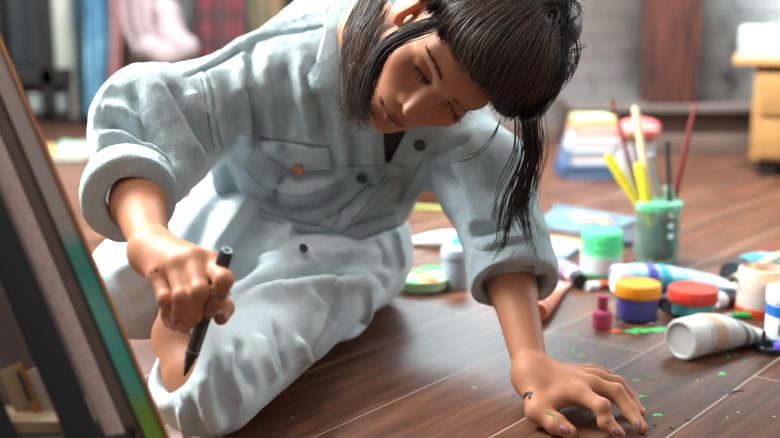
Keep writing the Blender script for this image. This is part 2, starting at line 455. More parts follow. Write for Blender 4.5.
# ---- left hand, spread on the floor
def finger(S, pts, rads, k0=.007):
    for i in range(len(pts)-1): S.u(RC(pts[i], pts[i+1], rads[i], rads[i+1], k0 if i == 0 else .0035))
    for i in range(1, len(pts)-1): S.u(EL(pts[i], [rads[i]*1.02]*3, None, .004))
LH = dict(thumb=[F(529, 392, .034), F(538, 411, .022), F(556, 424, .0135), F(570, 432.5, .0085)],
          index=[F(578, 394, .039), F(602, 407, .033), F(606, 422, .0175), F(620, 434.5, .0070)],
          middle=[F(590, 386, .042), F(616, 392, .037), F(630, 411, .0190), F(642.5, 428.5, .0070)],
          ring=[F(596, 379, .040), F(617, 384, .034), F(630, 398, .0180), F(640, 413, .0070)],
          little=[F(592, 373, .033), F(606, 376, .027), F(612, 385, .0150), F(618, 394, .0060)])
for q, r in (((F(545, 383, .044)), .0170),):
    body.u(RC(wrL, LH['index'][0], .0205, .0135, .014), RC(wrL, LH['middle'][0], .0205, .0135, .012), RC(wrL, LH['ring'][0], .020, .0125, .012),
           RC(wrL, LH['little'][0], .018, .0115, .012), RC(wrL, LH['thumb'][1], .0200, .0125, .016))
body.u(RC(LH['thumb'][1], F(566, 396, .034), .0110, .0110, .012))
finger(body, LH['thumb'][1:], [.0130, .0118, .0088])
finger(body, LH['index'], [.0115, .0098, .0088, .0066]); finger(body, LH['middle'], [.0118, .0100, .0090, .0068])
finger(body, LH['ring'], [.0112, .0095, .0086, .0064]); finger(body, LH['little'], [.0100, .0085, .0076, .0058])
# ---- right hand, closed around the marker
mk_tip, mk_top = W(184.5, 376, 1.124), W(227, 250, 1.060)
RH = dict(index=[W(209, 263, 1.090), W(224, 280, 1.052), W(217, 301, 1.062), W(209.5, 313, 1.083)],
          middle=[W(193, 259, 1.080), W(200, 291, 1.048), W(193, 315, 1.062), W(185, 328, 1.085)],
          ring=[W(176, 266, 1.082), W(182, 297, 1.056), W(179, 316, 1.070), W(175, 325, 1.090)],
          little=[W(159, 275, 1.092), W(166, 299, 1.072), W(168, 314, 1.084), W(168, 322, 1.100)],
          thumb=[W(188, 285, 1.125), W(212, 298, 1.128), W(224, 308, 1.116), W(221, 318, 1.104)])
for nm_, r0 in (('index', .0115), ('middle', .012), ('ring', .0115), ('little', .0105)):
    body.u(RC(wrR, RH[nm_][0], .0190, r0, .014))
body.u(RC(wrR, RH['thumb'][0], .018, .014, .016), RC(W(165, 272, 1.105), W(198, 268, 1.10), .015, .014, .01))
finger(body, RH['index'], [.0108, .0090, .0078, .0064], .006); finger(body, RH['middle'], [.0110, .0086, .0078, .0064], .006)
finger(body, RH['ring'], [.0106, .0084, .0076, .0062], .006); finger(body, RH['little'], [.0096, .0077, .0068, .0056], .006); finger(body, RH['thumb'], [.0130, .0112, .0098, .0078])
body.floor = 0.0008
M_skin = mat('skin', (.44, .18, .095, 1), rough=.52, var=.05, vscale=60, bump=.12, bscale=900, tint=True, sss=.12, spec=.35)
def make_body():
    V, Q = surface_nets(body, .0021); V = relax(V, Q, 1, .35)
    loc = (V-H0)@HM
    c = np.ones((len(V), 3))
    near = np.linalg.norm(loc, axis=1) < .2
    # lips
    x, y, z = loc.T
    lip = near & (np.abs(x) < .0235) & (y < .012)
    top = -.0605-.10*np.abs(np.abs(x)-.004)-.0002; 
    e = np.clip((1-(np.abs(x)/.0235)**2.2), 0, 1)
    m = lip & (z < -.0700+.0078*e) & (z > -.0700-.0125*e)
    c[m] = (.60, .42, .50)
    m = lip & (np.abs(z+.0700) < .0013); c[m] = (.25, .15, .16)
    # warmer cheeks, nose and ears
    for cx in (-.042, .042):
        w = np.exp(-((x-cx)**2+(z+.035)**2)/(.018**2))*(y < .06)*near; c *= 1-w[:, None]*np.array([0, .10, .10])
    w = np.exp(-(x**2+(z+.040)**2)/(.013**2))*(y < .01)*near; c *= 1-w[:, None]*np.array([0, .12, .12])
    w = near & (np.abs(x) > .067) & (np.abs(z) < .045) & (y > .06); c[w] *= (1.0, .78, .72)
    for h_ in (LH, RH):
        for k_, p in h_.items():
            for j in (1, 2): paint(V, [p[j]], .012, (.98, .80, .76), c, soft=.9)
            paint(V, [p[-1]], .012, (1.0, .78, .74), c, soft=.9)
    # ink and paint marks on the hands
    ink = (.025, .025, .035)
    surf = lambda L: body.hit(L, .8)
    paint(V, surf([(523, 398), (527, 394), (531, 393)]), .0032, ink, c, .5, .3, 700); paint(V, surf([(529, 396), (530, 398)]), .0022, ink, c, .4, .3)
    for L, r in (([(155, 270.5), (156, 270)], .0024), ([(163, 268), (163.6, 267)], .0018), ([(150, 272.5), (151.5, 271.5)], .0012), ([(164, 264)], .0011)): paint(V, surf(L), r, (.08, .05, .12), c, .4, .3)
    paint(V, surf([(148, 287), (151, 290)]), .0026, (.35, .42, .45), c, .4, .4)
    for L, r in (([(548, 413), (553, 415)], .0022), ([(567, 401), (568.5, 402)], .0016), ([(552, 416), (554, 418)], .0014)): paint(V, surf(L), r, (.10, 1.0, .25), c, .5, .3)
    paint(V, surf([(606, 423), (609, 422)]), .002, (.45, .40, .35), c, .5, .4); paint(V, surf([(639, 421), (640, 423)]), .0016, (1.0, 1.3, .1), c, .3, .3)
    o = mesh_np('person', V, Q, M_skin, None, True, c)
    tag(o, 'dark-haired person in pale denim sitting on the floor, bending over and holding a black marker', 'person')
    return o
person = make_body()
# ================================================================ CLOTHES
def denim(name, c1, c2, bump=.35, grain=(.72, 1.22)):
    if name in MATS: return MATS[name]
    m = mat(name, c1, rough=.85, col2=c2, vscale=26, tint=True, spec=.25, sheen=.15)
    nt = m.node_tree; L = nt.links; b = nt.nodes['Principled BSDF']
    tc = nt.nodes.new('ShaderNodeTexCoord')
    w1 = nt.nodes.new('ShaderNodeTexWave'); w1.inputs['Scale'].default_value = 330; w1.inputs['Distortion'].default_value = 3; w1.bands_direction = 'DIAGONAL'; w1.inputs['Detail'].default_value = 1
    n = nt.nodes.new('ShaderNodeTexNoise'); n.inputs['Scale'].default_value = 420; n.inputs['Detail'].default_value = 3
    n3 = nt.nodes.new('ShaderNodeTexNoise'); n3.inputs['Scale'].default_value = 75; n3.inputs['Detail'].default_value = 4
    for q in (w1, n, n3): L.new(tc.outputs['Object'], q.inputs['Vector'])
    a = nt.nodes.new('ShaderNodeMath'); a.operation = 'MULTIPLY_ADD'; a.inputs[1].default_value = .25; L.new(w1.outputs['Fac'], a.inputs[0]); L.new(n.outputs['Fac'], a.inputs[2])
    a2 = nt.nodes.new('ShaderNodeMath'); a2.operation = 'MULTIPLY_ADD'; a2.inputs[1].default_value = 2.2; L.new(n3.outputs['Fac'], a2.inputs[0]); L.new(a.outputs[0], a2.inputs[2])
    # heathered weave: light and dark threads
    src = b.inputs['Base Color'].links[0].from_socket; hx = nt.nodes.new('ShaderNodeTexNoise'); hx.inputs['Scale'].default_value = 520; hx.inputs['Detail'].default_value = 5; hx.inputs['Roughness'].default_value = .7; L.new(tc.outputs['Object'], hx.inputs['Vector'])
    mr = nt.nodes.new('ShaderNodeMapRange'); mr.inputs['From Min'].default_value = .3; mr.inputs['From Max'].default_value = .7; mr.inputs['To Min'].default_value = grain[0]; mr.inputs['To Max'].default_value = grain[1]; L.new(hx.outputs['Fac'], mr.inputs['Value'])
    mm = nt.nodes.new('ShaderNodeVectorMath'); mm.operation = 'SCALE'; L.new(src, mm.inputs[0]); L.new(mr.outputs[0], mm.inputs['Scale']); L.new(mm.outputs[0], b.inputs['Base Color'])
    bp = nt.nodes.new('ShaderNodeBump'); bp.inputs['Strength'].default_value = bump; bp.inputs['Distance'].default_value = .0025
    L.new(a2.outputs[0], bp.inputs['Height']); L.new(bp.outputs['Normal'], b.inputs['Normal'])
    return m
M_jacket = denim('washed_denim', (.42, .515, .54, 1), (.54, .63, .65, 1), .8)
M_trouser = denim('pale_cotton', (.52, .615, .65, 1), (.60, .69, .72, 1), .32, (.88, 1.1))
WHITE = np.ones(3)
# ---- trousers
T0 = legs(SDF(), .0)
T0.u(RC(W(295, 238, 1.68), W(368, 244, 1.74), .07, .072, .05))
T0.floor = .002
nH = nrm(camvec(-.62, .50, .60)); pH = kneeB+nH*.043
trou = SDF(); trou.floor = .002
trou.u(RC(hipB, kneeB, .082, .066, .04))
trou.func(lambda P, d: smax(d, (P-pH.astype(f32))@nH.astype(f32), .005)).sub(RC(pH-nH*.014+camvec(-.002, .002, 0), pH+nH*.1, .035, .045), .004)
legs2 = legs(SDF()); trou.ops += [o for o in legs2.ops if o[1].rb != .072 or o[1].ra != .090] if False else [o for o in legs2.ops[:4]]
trou.u(RC(W(295, 238, 1.68), W(368, 244, 1.74), .07, .072, .05))
trou.func(lambda P, d: d-.0035*wob(P*np.array([1, .7, 1.2], dtype=f32), 22, 11, 2)-.0010*wob(P, 75, 12, 2))
jack_ = None
def folds(S, base, L):
    for pts, a, w_ in L:
        P = base.hit(pts); S.fold(P, a*(1.8 if S is jack_ else 1.6), w_, base.normal(P, .004))
folds(trou, T0, [
    ([(236, 288), (262, 278), (300, 272), (345, 268), (392, 262)], -.016, .010), ([(238, 302), (280, 290), (330, 284), (380, 282)], .010, .012),
    ([(250, 262), (285, 258), (330, 258), (380, 250)], .010, .012), ([(318, 262), (340, 285), (338, 315), (318, 345)], -.008, .009),
    ([(345, 270), (366, 292), (362, 322), (345, 345)], .008, .010), ([(372, 268), (388, 285), (390, 305)], -.007, .009), ([(300, 290), (322, 312), (312, 345)], .006, .010),
    ([(203, 372), (202, 392), (206, 414), (216, 432)], .010, .008),
    ([(238, 340), (240, 362), (254, 392)], -.007, .006), ([(226, 346), (228, 374), (240, 404)], .006, .007), ([(256, 335), (262, 360), (272, 384)], .007, .008), ([(210, 350), (208, 376), (214, 408), (222, 430)], .006, .007),
    ([(276, 325), (281, 352), (286, 376)], -.007, .006), ([(194, 400), (197, 414), (204, 432)], -.004, .007), ([(182, 400), (184, 420), (190, 436)], .007, .006),
    ([(292, 340), (300, 352), (306, 362)], .008, .009),
    ([(232, 180), (215, 205), (198, 240), (180, 262)], -.007, .012), ([(252, 190), (236, 215), (214, 248)], .008, .012), ([(275, 200), (258, 226), (240, 252), (238, 275)], -.010, .011),
    ([(170, 250), (140, 262), (110, 275)], .005, .014), ([(180, 275), (150, 295), (125, 312)], -.006, .010), ([(290, 222), (280, 240), (262, 258)], .007, .010),
    ([(335, 246), (340, 254), (352, 262)], -.009, .006), ([(300, 244), (310, 256), (330, 264)], -.008, .006), ([(375, 238), (384, 250), (392, 268)], -.009, .007), ([(396, 228), (400, 250), (404, 270)], .006, .008)])
def make_trousers():
    V, Q = surface_nets(trou, .0026); V = relax(V, Q, 1, .3)
    c = np.ones((len(V), 3))
    # hem seam, worn and inked edge beside the marker
    paint(V, trou.hit([(184, 380), (176, 395), (168, 415)]), .010, (.72, .70, .72), c, .35, .6, 300, amt=.6)
    for p, r in (([(184, 384), (183, 388)], .0016), ([(180, 394), (182, 400)], .002), ([(176, 404), (179, 409)], .0015)): paint(V, trou.hit(p), r, (.22, .25, .30), c, .6, .6, 600, amt=.8)
    return mesh_np('trousers', V, Q, M_trouser, person, True, c)
make_trousers()
# ---- jacket
J0 = torso(SDF(), .002)
J0.u(EL(W(212, 138, 1.53), (.030, .045, .040), None, .04), EL(W(250, 160, 1.60), (.05, .06, .06), None, .05), EL(W(300, 195, 1.605), (.07, .05, .035), TM, .05), EL(W(350, 200, 1.63), (.08, .05, .035), TM, .05))
J0.u(RC(shR, W(148, 112, 1.375), .060, .054, .03), RC(W(148, 112, 1.375), W(138, 128, 1.355), .054, .055, .03), RC(W(138, 130, 1.355), W(126, 168, 1.300), .056, .046, .03), EL(W(178, 128, 1.40), (.05, .05, .05), None, .04), RC(W(212, 124, 1.50), W(160, 176, 1.32), .040, .041, .03),
     RC(shL, W(486, 180, 1.52), .064, .064, .035), RC(W(486, 180, 1.52), W(507, 246, 1.447), .064, .0565, .03))
jack = J0.copy(); jack_ = jack
hemP = W(330, 242, 1.60)
jack.func(lambda P, d: smax(d, ((hemP.astype(f32)-P)@(sp*.90+n_ax*-.15+s_ax*.10).astype(f32)), .008) if True else d)
jack.func(lambda P, d: d-.0034*wob(P, 24, 21, 2)-.0014*wob(P, 80, 22, 2)-.0005*wob(P*np.array([1.6, 1.6, .7], dtype=f32), 190, 23, 1))
folds(jack, J0, [
    ([(252, 40), (249, 78), (253, 112), (262, 142)], -.012, .0055), ([(239, 58), (237, 95), (241, 130), (247, 150)], .011, .011), ([(264, 52), (263, 92), (270, 128), (278, 150)], .007, .010),
    ([(284, 62), (287, 105), (292, 138)], -.007, .008), ([(300, 50), (303, 98), (310, 140)], .006, .010), ([(317, 58), (321, 98), (328, 142)], -.008, .008), ([(336, 98), (340, 130), (346, 168)], .006, .009),
    ([(352, 118), (354, 145), (356, 172)], -.006, .007), ([(368, 120), (370, 150), (374, 185)], .006, .009),
    ([(256, 196), (285, 210), (318, 204), (352, 182)], -.010, .007), ([(262, 180), (298, 192), (338, 180)], .010, .014), ([(283, 172), (276, 190), (272, 205)], -.005, .006),
    ([(225, 165), (232, 190), (250, 206)], -.008, .008), ([(216, 172), (222, 196), (240, 212)], .007, .008),
    ([(186, 76), (203, 68), (222, 60), (240, 48), (256, 39), (276, 33), (302, 28), (334, 22)], -.006, .0032), ([(200, 60), (240, 37), (290, 20), (325, 12)], .005, .012),
    ([(205, 68), (211, 86), (215, 110), (219, 133), (223, 150)], -.005, .003), ([(199, 70), (206, 92), (210, 115), (215, 140)], .0035, .004),
    ([(140, 70), (156, 92), (172, 120), (188, 148), (200, 172)], .012, .010), ([(170, 82), (184, 108), (200, 138), (216, 162)], -.010, .010), ([(130, 82), (138, 106), (156, 138), (176, 166)], -.010, .009),
    ([(105, 108), (122, 112), (146, 128)], .009, .008), ([(100, 120), (122, 126), (150, 150)], -.010, .008), ([(96, 142), (118, 138), (150, 152), (170, 172)], .009, .008), ([(94, 156), (118, 152), (148, 166)], -.007, .006),
    ([(118, 82), (104, 104), (95, 130)], .006, .009), ([(190, 90), (196, 104), (206, 122)], .006, .009),
    ([(424, 152), (445, 148), (470, 138)], -.010, .007), ([(432, 165), (448, 172), (462, 190)], -.010, .008), ([(450, 160), (470, 200), (478, 236)], .006, .012), ([(486, 130), (496, 165), (500, 200)], -.006, .012), ([(508, 140), (520, 180), (526, 220)], .006, .010),
    ([(470, 236), (494, 228), (520, 222)], -.009, .008), ([(480, 248), (510, 240), (536, 236)], .006, .008), ([(492, 212), (510, 218), (530, 212)], -.006, .008),
    ([(400, 176), (372, 200), (345, 222)], .006, .007), ([(388, 172), (360, 198), (336, 218)], -.005, .004), ([(420, 160), (404, 190), (398, 205)], -.004, .004)])
# open front showing the dark shirt
vpts = J0.hit([(396, 122), (390, 145), (386, 166)])
vpts = J0.hit([(396, 120), (392, 148), (386, 168)])
for dz in (-.004, .010, .024): jack.sub(RC(vpts[0]+FWD*dz, vpts[2]+FWD*dz, .0190, .003), .003)
def make_jacket():
    V, Q = surface_nets(jack, .0024); V = relax(V, Q, 1, .3)
    c = np.ones((len(V), 3))
    hi = (1.32, 1.28, 1.24); lo = (.62, .66, .70)
    for pts in ([(192, 66), (214, 56), (238, 43), (272, 26), (302, 20), (334, 14)], [(202, 68), (208, 92), (212, 115), (217, 142)], [(262, 146), (290, 160), (330, 170)]):
        P = jack.hit(pts); P = np.array(spline(P, 60))
        for i in range(0, 60, 2): paint(V, P[i:i+2], .0035, hi if i % 4 else lo, c, .2, .8, 500, amt=.55)
    return mesh_np('jacket', V, Q, M_jacket, person, True, c)
make_jacket()
def cuff(cn, ax, rad, th, hw, seed, sq=1.0, ex=None, flare=()):
    S = SDF(); S.u(BAND(cn, ax, rad, th, hw, .0045, .004, ex, sq))
    for fl in flare: S.u(fl)
    S.func(lambda P, d: d-.0032*wob(P, 48, seed, 2)-.0010*wob(P, 120, seed+1, 2))
    V, Q = surface_nets(S, .0020); V = relax(V, Q, 1, .3)
    return mesh_np('rolled_cuff', V, Q, M_jacket, person, True, np.ones((len(V), 3)))
axR = nrm(W(150, 250, 1.10)-W(126, 178, 1.30)); axL = nrm(W(532, 376, 1.33)-W(507, 250, 1.45))
cuff(W(129, 194, 1.245), axR, .0420, .0075, .019, 31)
cuff(W(512, 270, 1.428), axL, .0505, .0040, .020, 41, flare=[RC(W(538, 268, 1.40), W(553, 262, 1.41), .008, .004, .012)])
# hem of the trouser leg that is being drawn on
axH = nrm(W(178, 330, 1.36)-W(196, 396, 1.21))
# collar, undershirt, pocket flap, waistband, placket
quad_patch(jack, 'collar', ([(340, -14), (325, 36), (311, 84)], [(368, -14), (369, 40), (376, 112)]), 16, 32, .021, .006, M_jacket, person, rough=.0015)
TU = torso(SDF(), -.012)
quad_patch(TU, 'undershirt', ([(374, 112), (414, 118)], [(381, 172), (392, 172)]), 10, 14, .002, .002, mat('black_jersey', (.02, .022, .026, 1), rough=.9), person)
quad_patch(jack, 'pocket_flap', ([(258, 138), (285, 142), (330, 148)], [(264, 152), (296, 172), (334, 170)]), 24, 14, .003, .004, M_jacket, person, rough=.0010)
quad_patch(jack, 'waistband', ([(236, 203), (268, 213), (300, 222), (326, 226), (360, 222), (395, 212)], [(240, 213), (268, 226), (300, 236), (328, 242), (362, 236), (400, 222)]), 44, 10, .003, .004, M_jacket, person, rough=.0012)
quad_patch(jack, 'button_placket', ([(388, 160), (368, 186), (345, 208), (322, 222)], [(406, 168), (384, 192), (360, 216), (336, 236)]), 34, 10, .003, .004, M_jacket, person, rough=.0008)
M_seam = mat('seam_thread', (.17, .21, .225, 1), rough=.9)
def seam(pts, S=jack, r=.0008, off=.0006, n=60):
    P = S.hit(spline(pts, n), .8); N = S.normal(P, .003); P = P+N*off
    P[1:-1] = (P[:-2]+2*P[1:-1]+P[2:])/4; tubes('seam', [P], r, 5, M_seam, person, (1, 1))
for g in ([(186, 77), (203, 69), (222, 61), (240, 49), (256, 40), (276, 34), (302, 29), (332, 23)], [(205, 69), (211, 86), (215, 110), (219, 133), (223, 148)], [(198, 72), (203, 88), (207, 110), (211, 134), (214, 148)],
          [(283, 174), (277, 190), (272, 204)], [(258, 137), (285, 141), (330, 147)], [(345, 165), (362, 166), (380, 164)], [(424, 158), (408, 186), (400, 202)]): seam(g)
seam([(266, 153), (296, 173), (333, 171)], off=.0085); seam([(240, 211), (268, 224), (300, 234), (328, 240), (362, 234), (398, 221)], off=.0085); seam([(388, 163), (368, 189), (346, 211), (324, 225)], off=.0085); seam([(403, 168), (382, 191), (358, 215), (336, 233)], off=.0085)
seam([(243, 166), (262, 186), (300, 196), (342, 182)], r=.0006)
def button(px, py, r, m, S=jack, off=.003):
    P = S.hit([(px, py)]); N = S.normal(P, .004)[0]; R = frame(N)
    k = r; off = off+.0055
    return lathe('button', [(0, .0), (k*.95, 0), (k, k*.12), (k, k*.28), (k*.88, k*.38), (k*.7, k*.26), (k*.25, k*.22), (0, k*.22)], 24, m, person, M4(R, P[0]+N*off))
button(297, 166, .0088, mat('copper', (.52, .20, .11, 1), rough=.35, metal=.7), off=.004)['label'] = 'copper button on the pocket flap'
M_bdark = mat('dark_button', (.03, .032, .036, 1), rough=.35)
button(364, 175, .0085, M_bdark)['label'] = 'black button'; button(422, 143, .0090, M_bdark); button(325, 218, .0090, mat('steel', (.45, .46, .46, 1), rough=.25, metal=.9), off=.005)['label'] = 'steel button on the waistband'
button(301, 251, .0066, M_bdark, trou, .001)
# ================================================================ HAIR, BROWS, LASHES, NAILS
cap = SDF()
cap.u(hell((0, .090, .044), (.079, .098, .090), .02), hell((.012, .066, .076), (.076, .084, .063), .03), hell((.030, .096, .124), (.042, .042, .037), .012), hell((.055, .045, .070), (.040, .045, .050), .03))
_H0f, _HMf = H0.astype(f32), HM.astype(f32)
def hairline(P, d):
    q = (P-_H0f)@_HMf; x, y, z = q.T
    zl = .050-.50*np.maximum(y-.012, 0)-.010*np.maximum(x, 0)/.06+.012*np.maximum(-x-.03, 0)/.04
    return smax(d, (zl-z)*.85, .010)
cap.func(hairline)
cap.sub(hell((-.082, .086, -.008), (.018, .022, .036), .004), .006)
cap0 = cap.copy()
cap.func(lambda P, d: d-.0028*wob(P, 70, 51, 2)-.0010*wob(P, 260, 52, 1))
M_hair = mat('dark_hair', (1, 1, 1, 1), rough=.45, tint=True, spec=.45)
DK, BR = np.array([.016, .0115, .010]), np.array([.075, .042, .026])
def make_hair():
    V, Q = surface_nets(cap, .0026)
    c = np.tile(DK*.8, (len(V), 1))
    hair = mesh_np('hair', V, Q, M_hair, person, True, c)
    lines, rad, cols = [], [], []
    def clump(guides, n, r, col, lift=(.001, .006), jit=2.0, surf=True, d=None, m=14, ends=.12, curl=0.0, cv=.35):
        """strands between neighbouring guide lines"""
        G = [spline(np.array(g, float), m) for g in guides]
        pts = []
        for k in range(n):
            u = rng.uniform(0, len(G)-1) if len(G) > 1 else 0; i = min(int(u), len(G)-2) if len(G) > 1 else 0; f = u-i
            L = G[i]*(1-f)+G[i+1]*f if len(G) > 1 else G[0].copy()
            a, b = rng.uniform(0, ends), 1-rng.uniform(0, ends)
            L = spline(L, m*3); ii = np.linspace(a, b, m)*(m*3-1); L = np.stack([np.interp(ii, np.arange(m*3), L[:, q]) for q in range(L.shape[1])], 1)
            t = np.linspace(0, 1, m)
            L[:, :2] += rng.normal(0, jit, 2)+np.outer(np.sin(t*rng.uniform(2, 7)+rng.uniform(0, 6)), rng.normal(0, jit*.6, 2))
            if curl: L[:, :2] += curl*np.stack([np.sin(t*rng.uniform(8, 16)+rng.uniform(0, 6)), np.cos(t*rng.uniform(8, 16)+rng.uniform(0, 6))], 1)*t[:, None]
            pts.append(L)
        A = np.array(pts)
        if surf:
            P = cap0.hit(A[:, :, :2].reshape(-1, 2), 1.0, 1.6, 1.26); N = cap0.normal(P, .004); P = P.reshape(n, m, 3); N = N.reshape(n, m, 3)
            for _ in range(2): P[:, 1:-1] = (P[:, :-2]+2*P[:, 1:-1]+P[:, 2:])/4
        for k in range(n):
            if surf: L = P[k]+N[k]*(rng.uniform(*lift)+.002*np.sin(np.linspace(0, 3.1, m)))[:, None]
            else: L = np.array([W(x, y, z+rng.normal(0, .0)) for x, y, z in A[k]])+rng.normal(0, .004, 3)
            lines.append(L); rad.append(r*rng.uniform(.6, 1.3)); cols.append(np.asarray(col)*rng.uniform(1-cv, 1+1.4*cv))
    # fringe and crown: fan from the crown to the forehead
    fan = [[(522, -14), (485, -16), (440, -8), (424, -6), (414, -4)], [(522, -10), (488, -8), (455, 6), (444, 18), (437, 29)], [(524, -4), (492, 4), (464, 22), (456, 38), (451, 52)],
           [(528, 2), (500, 14), (478, 36), (472, 54), (467, 68)], [(534, 8), (512, 26), (494, 52), (487, 70), (480, 84)], [(540, 14), (524, 38), (510, 66), (500, 88), (493, 103)],
           [(546, 18), (538, 46), (526, 76), (514, 102), (506, 117)], [(552, 22), (550, 52), (542, 82), (532, 106), (524, 120)], [(560, 26), (562, 54), (556, 82), (546, 102), (538, 114)]]
    clump(fan, 900, .00075, DK*1.2, (.0005, .006), 1.8, ends=.16)
    clump(fan[1:7], 260, .00055, DK*3.2, (.004, .008), 2.0)
    clump(fan[1:], 160, .0007, DK, (.001, .004), 2.5, ends=.02)
    clump(fan[0:8], 130, .0005, BR*1.3, (.005, .011), 4.0, curl=1.5)
    clump(fan[0:5], 90, .00045, np.array([.13, .10, .085]), (.005, .010), 3.0, curl=1.0)  # paler grey strands: the bright highlights of the hair put into its colour
    # bun
    for k in range(150):
        a0 = rng.uniform(0, 6.28); cx, cy = 540+rng.normal(0, 7), 14+rng.normal(0, 6); ra, rb = rng.uniform(8, 34), rng.uniform(8, 28); th = rng.uniform(-.5, .5); ph = np.linspace(a0, a0+rng.uniform(1.2, 3.2), 14)
        x = ra*np.cos(ph); y = rb*np.sin(ph)
        L = np.stack([cx+x*math.cos(th)-y*math.sin(th), cy+x*math.sin(th)+y*math.cos(th)], 1)
        P = cap0.hit(L, 1.0, 1.6, 1.27); N = cap0.normal(P, .004)
        for _ in range(3): P[1:-1] = (P[:-2]+2*P[1:-1]+P[2:])/4
        lines.append(P+N*rng.uniform(.001, .007)); rad.append(.0009*rng.uniform(.6, 1.3)); cols.append(DK*rng.uniform(.6, 2.2))
    # loose loops beside the bun
    for g in ([(566, 30), (574, 45), (575, 62), (568, 76), (556, 82), (548, 74)], [(564, 36), (572, 52), (570, 68), (560, 78), (552, 82)], [(560, 24), (573, 36), (577, 54), (571, 70), (558, 80)], [(558, 48), (568, 54), (578, 49), (584, 48)], [(550, 60), (566, 66), (562, 82), (548, 84)]):
        clump([[(x, y, 1.27) for x, y in g]], 5, .0006, DK*1.5, jit=1.0, surf=False, ends=.05)
    # locks hanging in front of the sleeve
    for g, n in (([(524, 92), (527, 118), (531, 145), (527, 168), (513, 195), (506, 222), (503, 242), (490, 259)], 22), ([(528, 95), (533, 125), (537, 152), (531, 178), (525, 200), (528, 226), (537, 259)], 24), ([(522, 98), (524, 128), (528, 152), (521, 180), (517, 205), (522, 222), (528, 240)], 16),
                 ([(518, 100), (521, 126), (519, 152), (509, 176), (500, 200), (497, 236)], 10), ([(534, 90), (538, 118), (540, 150), (535, 182), (530, 212)], 14), ([(530, 98), (530, 130), (533, 160), (527, 190), (514, 212), (508, 234)], 14), ([(500, 108), (492, 130), (478, 146), (462, 154), (444, 158)], 3)):
        clump([[(x, y, 1.285+.0003*(y-90)) for x, y in g]], n, .00058, DK*1.3, jit=1.3, surf=False, m=20, ends=.1, curl=1.2)
    # hair in front of the ear, along cheek and neck
    front = [[(448, 20, 1.245), (426, 27, 1.25), (402, 36, 1.262), (384, 50, 1.275), (372, 74, 1.285), (367, 100, 1.29), (374, 120, 1.285)], [(440, 18, 1.25), (418, 28, 1.258), (395, 38, 1.27), (378, 56, 1.283), (366, 84, 1.29), (362, 112, 1.295), (368, 126, 1.29)]]
    clump(front, 120, .0006, BR*.32, jit=1.4, surf=False, m=18, ends=.15, curl=1.2, cv=.5); clump(front, 26, .0004, BR*1.8, jit=2.4, surf=False, m=18, ends=.15, curl=1.5)
    side = [[(390, -12, 1.37), (381, 14, 1.36), (367, 36, 1.345), (361, 66, 1.34), (358, 96, 1.34), (362, 122, 1.34)], [(380, -12, 1.39), (367, 12, 1.385), (356, 40, 1.38), (352, 70, 1.375), (352, 104, 1.37), (357, 122, 1.37)], [(374, -14, 1.42), (358, 8, 1.42), (349, 34, 1.42), (347, 62, 1.41), (346, 92, 1.40)]]
    clump(side, 260, .0006, BR*.36, jit=2.2, surf=False, m=16, ends=.22, curl=1.5, cv=.5)
    clump(side, 90, .0004, BR*1.6, jit=3.0, surf=False, m=16, ends=.2, curl=2.0, cv=.5)
    for _ in range(60):
        x0, y0 = rng.uniform(348, 372), rng.uniform(84, 108)
        g = [(x0, y0, 1.37), (x0+rng.normal(-2, 3), y0+10, 1.37), (x0+rng.normal(-4, 6), y0+20, 1.38), (x0+rng.normal(-2, 9), y0+26, 1.38)]
        clump([g], 1, .0004, BR*1.3, jit=1, surf=False, m=12, ends=.02, curl=2.5)
    for _ in range(14):
        x0 = rng.uniform(352, 366); g = [(x0, rng.uniform(20, 70), 1.33), (x0-rng.uniform(2, 10), 60, 1.34), (x0-rng.uniform(0, 16), 80+rng.uniform(0, 10), 1.35)]
        clump([g], 1, .00035, BR*1.8, jit=1.5, surf=False, m=12, ends=.02, curl=2.0)
    tubes('strands', lines, rad, 4, M_hair, hair, (1.0, .3), cols)
make_hair()
def brows():
    hb = SDF(); hb.ops = list(head.ops)
    for g, n, nm_ in (([(426.5, 47), (433, 58), (439, 71), (444, 83)], 110, 'eyebrow'), ([(455, 99), (461, 105), (467, 110), (475, 114)], 70, 'eyebrow')):
        ax = spline(g, 40); Q = hb.hit(ax, .9, 1.6)
        for _ in range(30): Q[1:-1] = (Q[:-2]+2*Q[1:-1]+Q[2:])/4
        N = hb.normal(Q, .006); P = []
        for k in range(n):
            t = rng.uniform(.02, 1); i = int(t*38); d = nrm(Q[i]-Q[i+1]); sd = np.cross(N[i], d); wd = .0024*(1-.45*abs(2*t-1.1))
            p0 = Q[i]+N[i]*.0014+sd*rng.uniform(-wd, wd); ln = rng.uniform(.003, .006); p1 = p0+d*ln*.5+sd*rng.normal(0, .0004)+N[i]*.0003
            P.append(spline([p0, p1, p0+d*ln+sd*rng.normal(-.0006, .0006)], 5))
        tubes(nm_, list(P), .00032, 3, mat('brow_hair', (.018, .012, .010, 1), rough=.6), person)
    for g, out, n in (([(416.5, 65), (420.5, 72), (426, 79), (432, 83.5)], (-3.6, 3.0), 34), ([(448.5, 101.5), (452, 108), (456, 115), (461, 121)], (-3.5, 2.6), 26)):
        ax = spline(g, 24); P = hb.hit(ax, .9, 1.6); N = hb.normal(P); lines = [P+N*.0006]; rad = [.0010]
        for k in range(n):
            i = int(rng.uniform(0, 23)); p = ax[i]; b = hb.hit([p], .9, 1.6)[0]; nn = hb.normal([b])[0]; dv = (out[0]*RIGHT-out[1]*UPV)*(1.2/1083)*rng.uniform(.7, 1.3)
            lines.append(np.array([b+nn*.0005, b+dv*.5+nn*.0022, b+dv+nn*.0042-UPV*.0006])); rad.append(.00036)
        tubes('eyelashes', [spline(l, 8) for l in lines], rad, 4, mat('lash', (.008, .007, .007, 1), rough=.6), person)
brows()
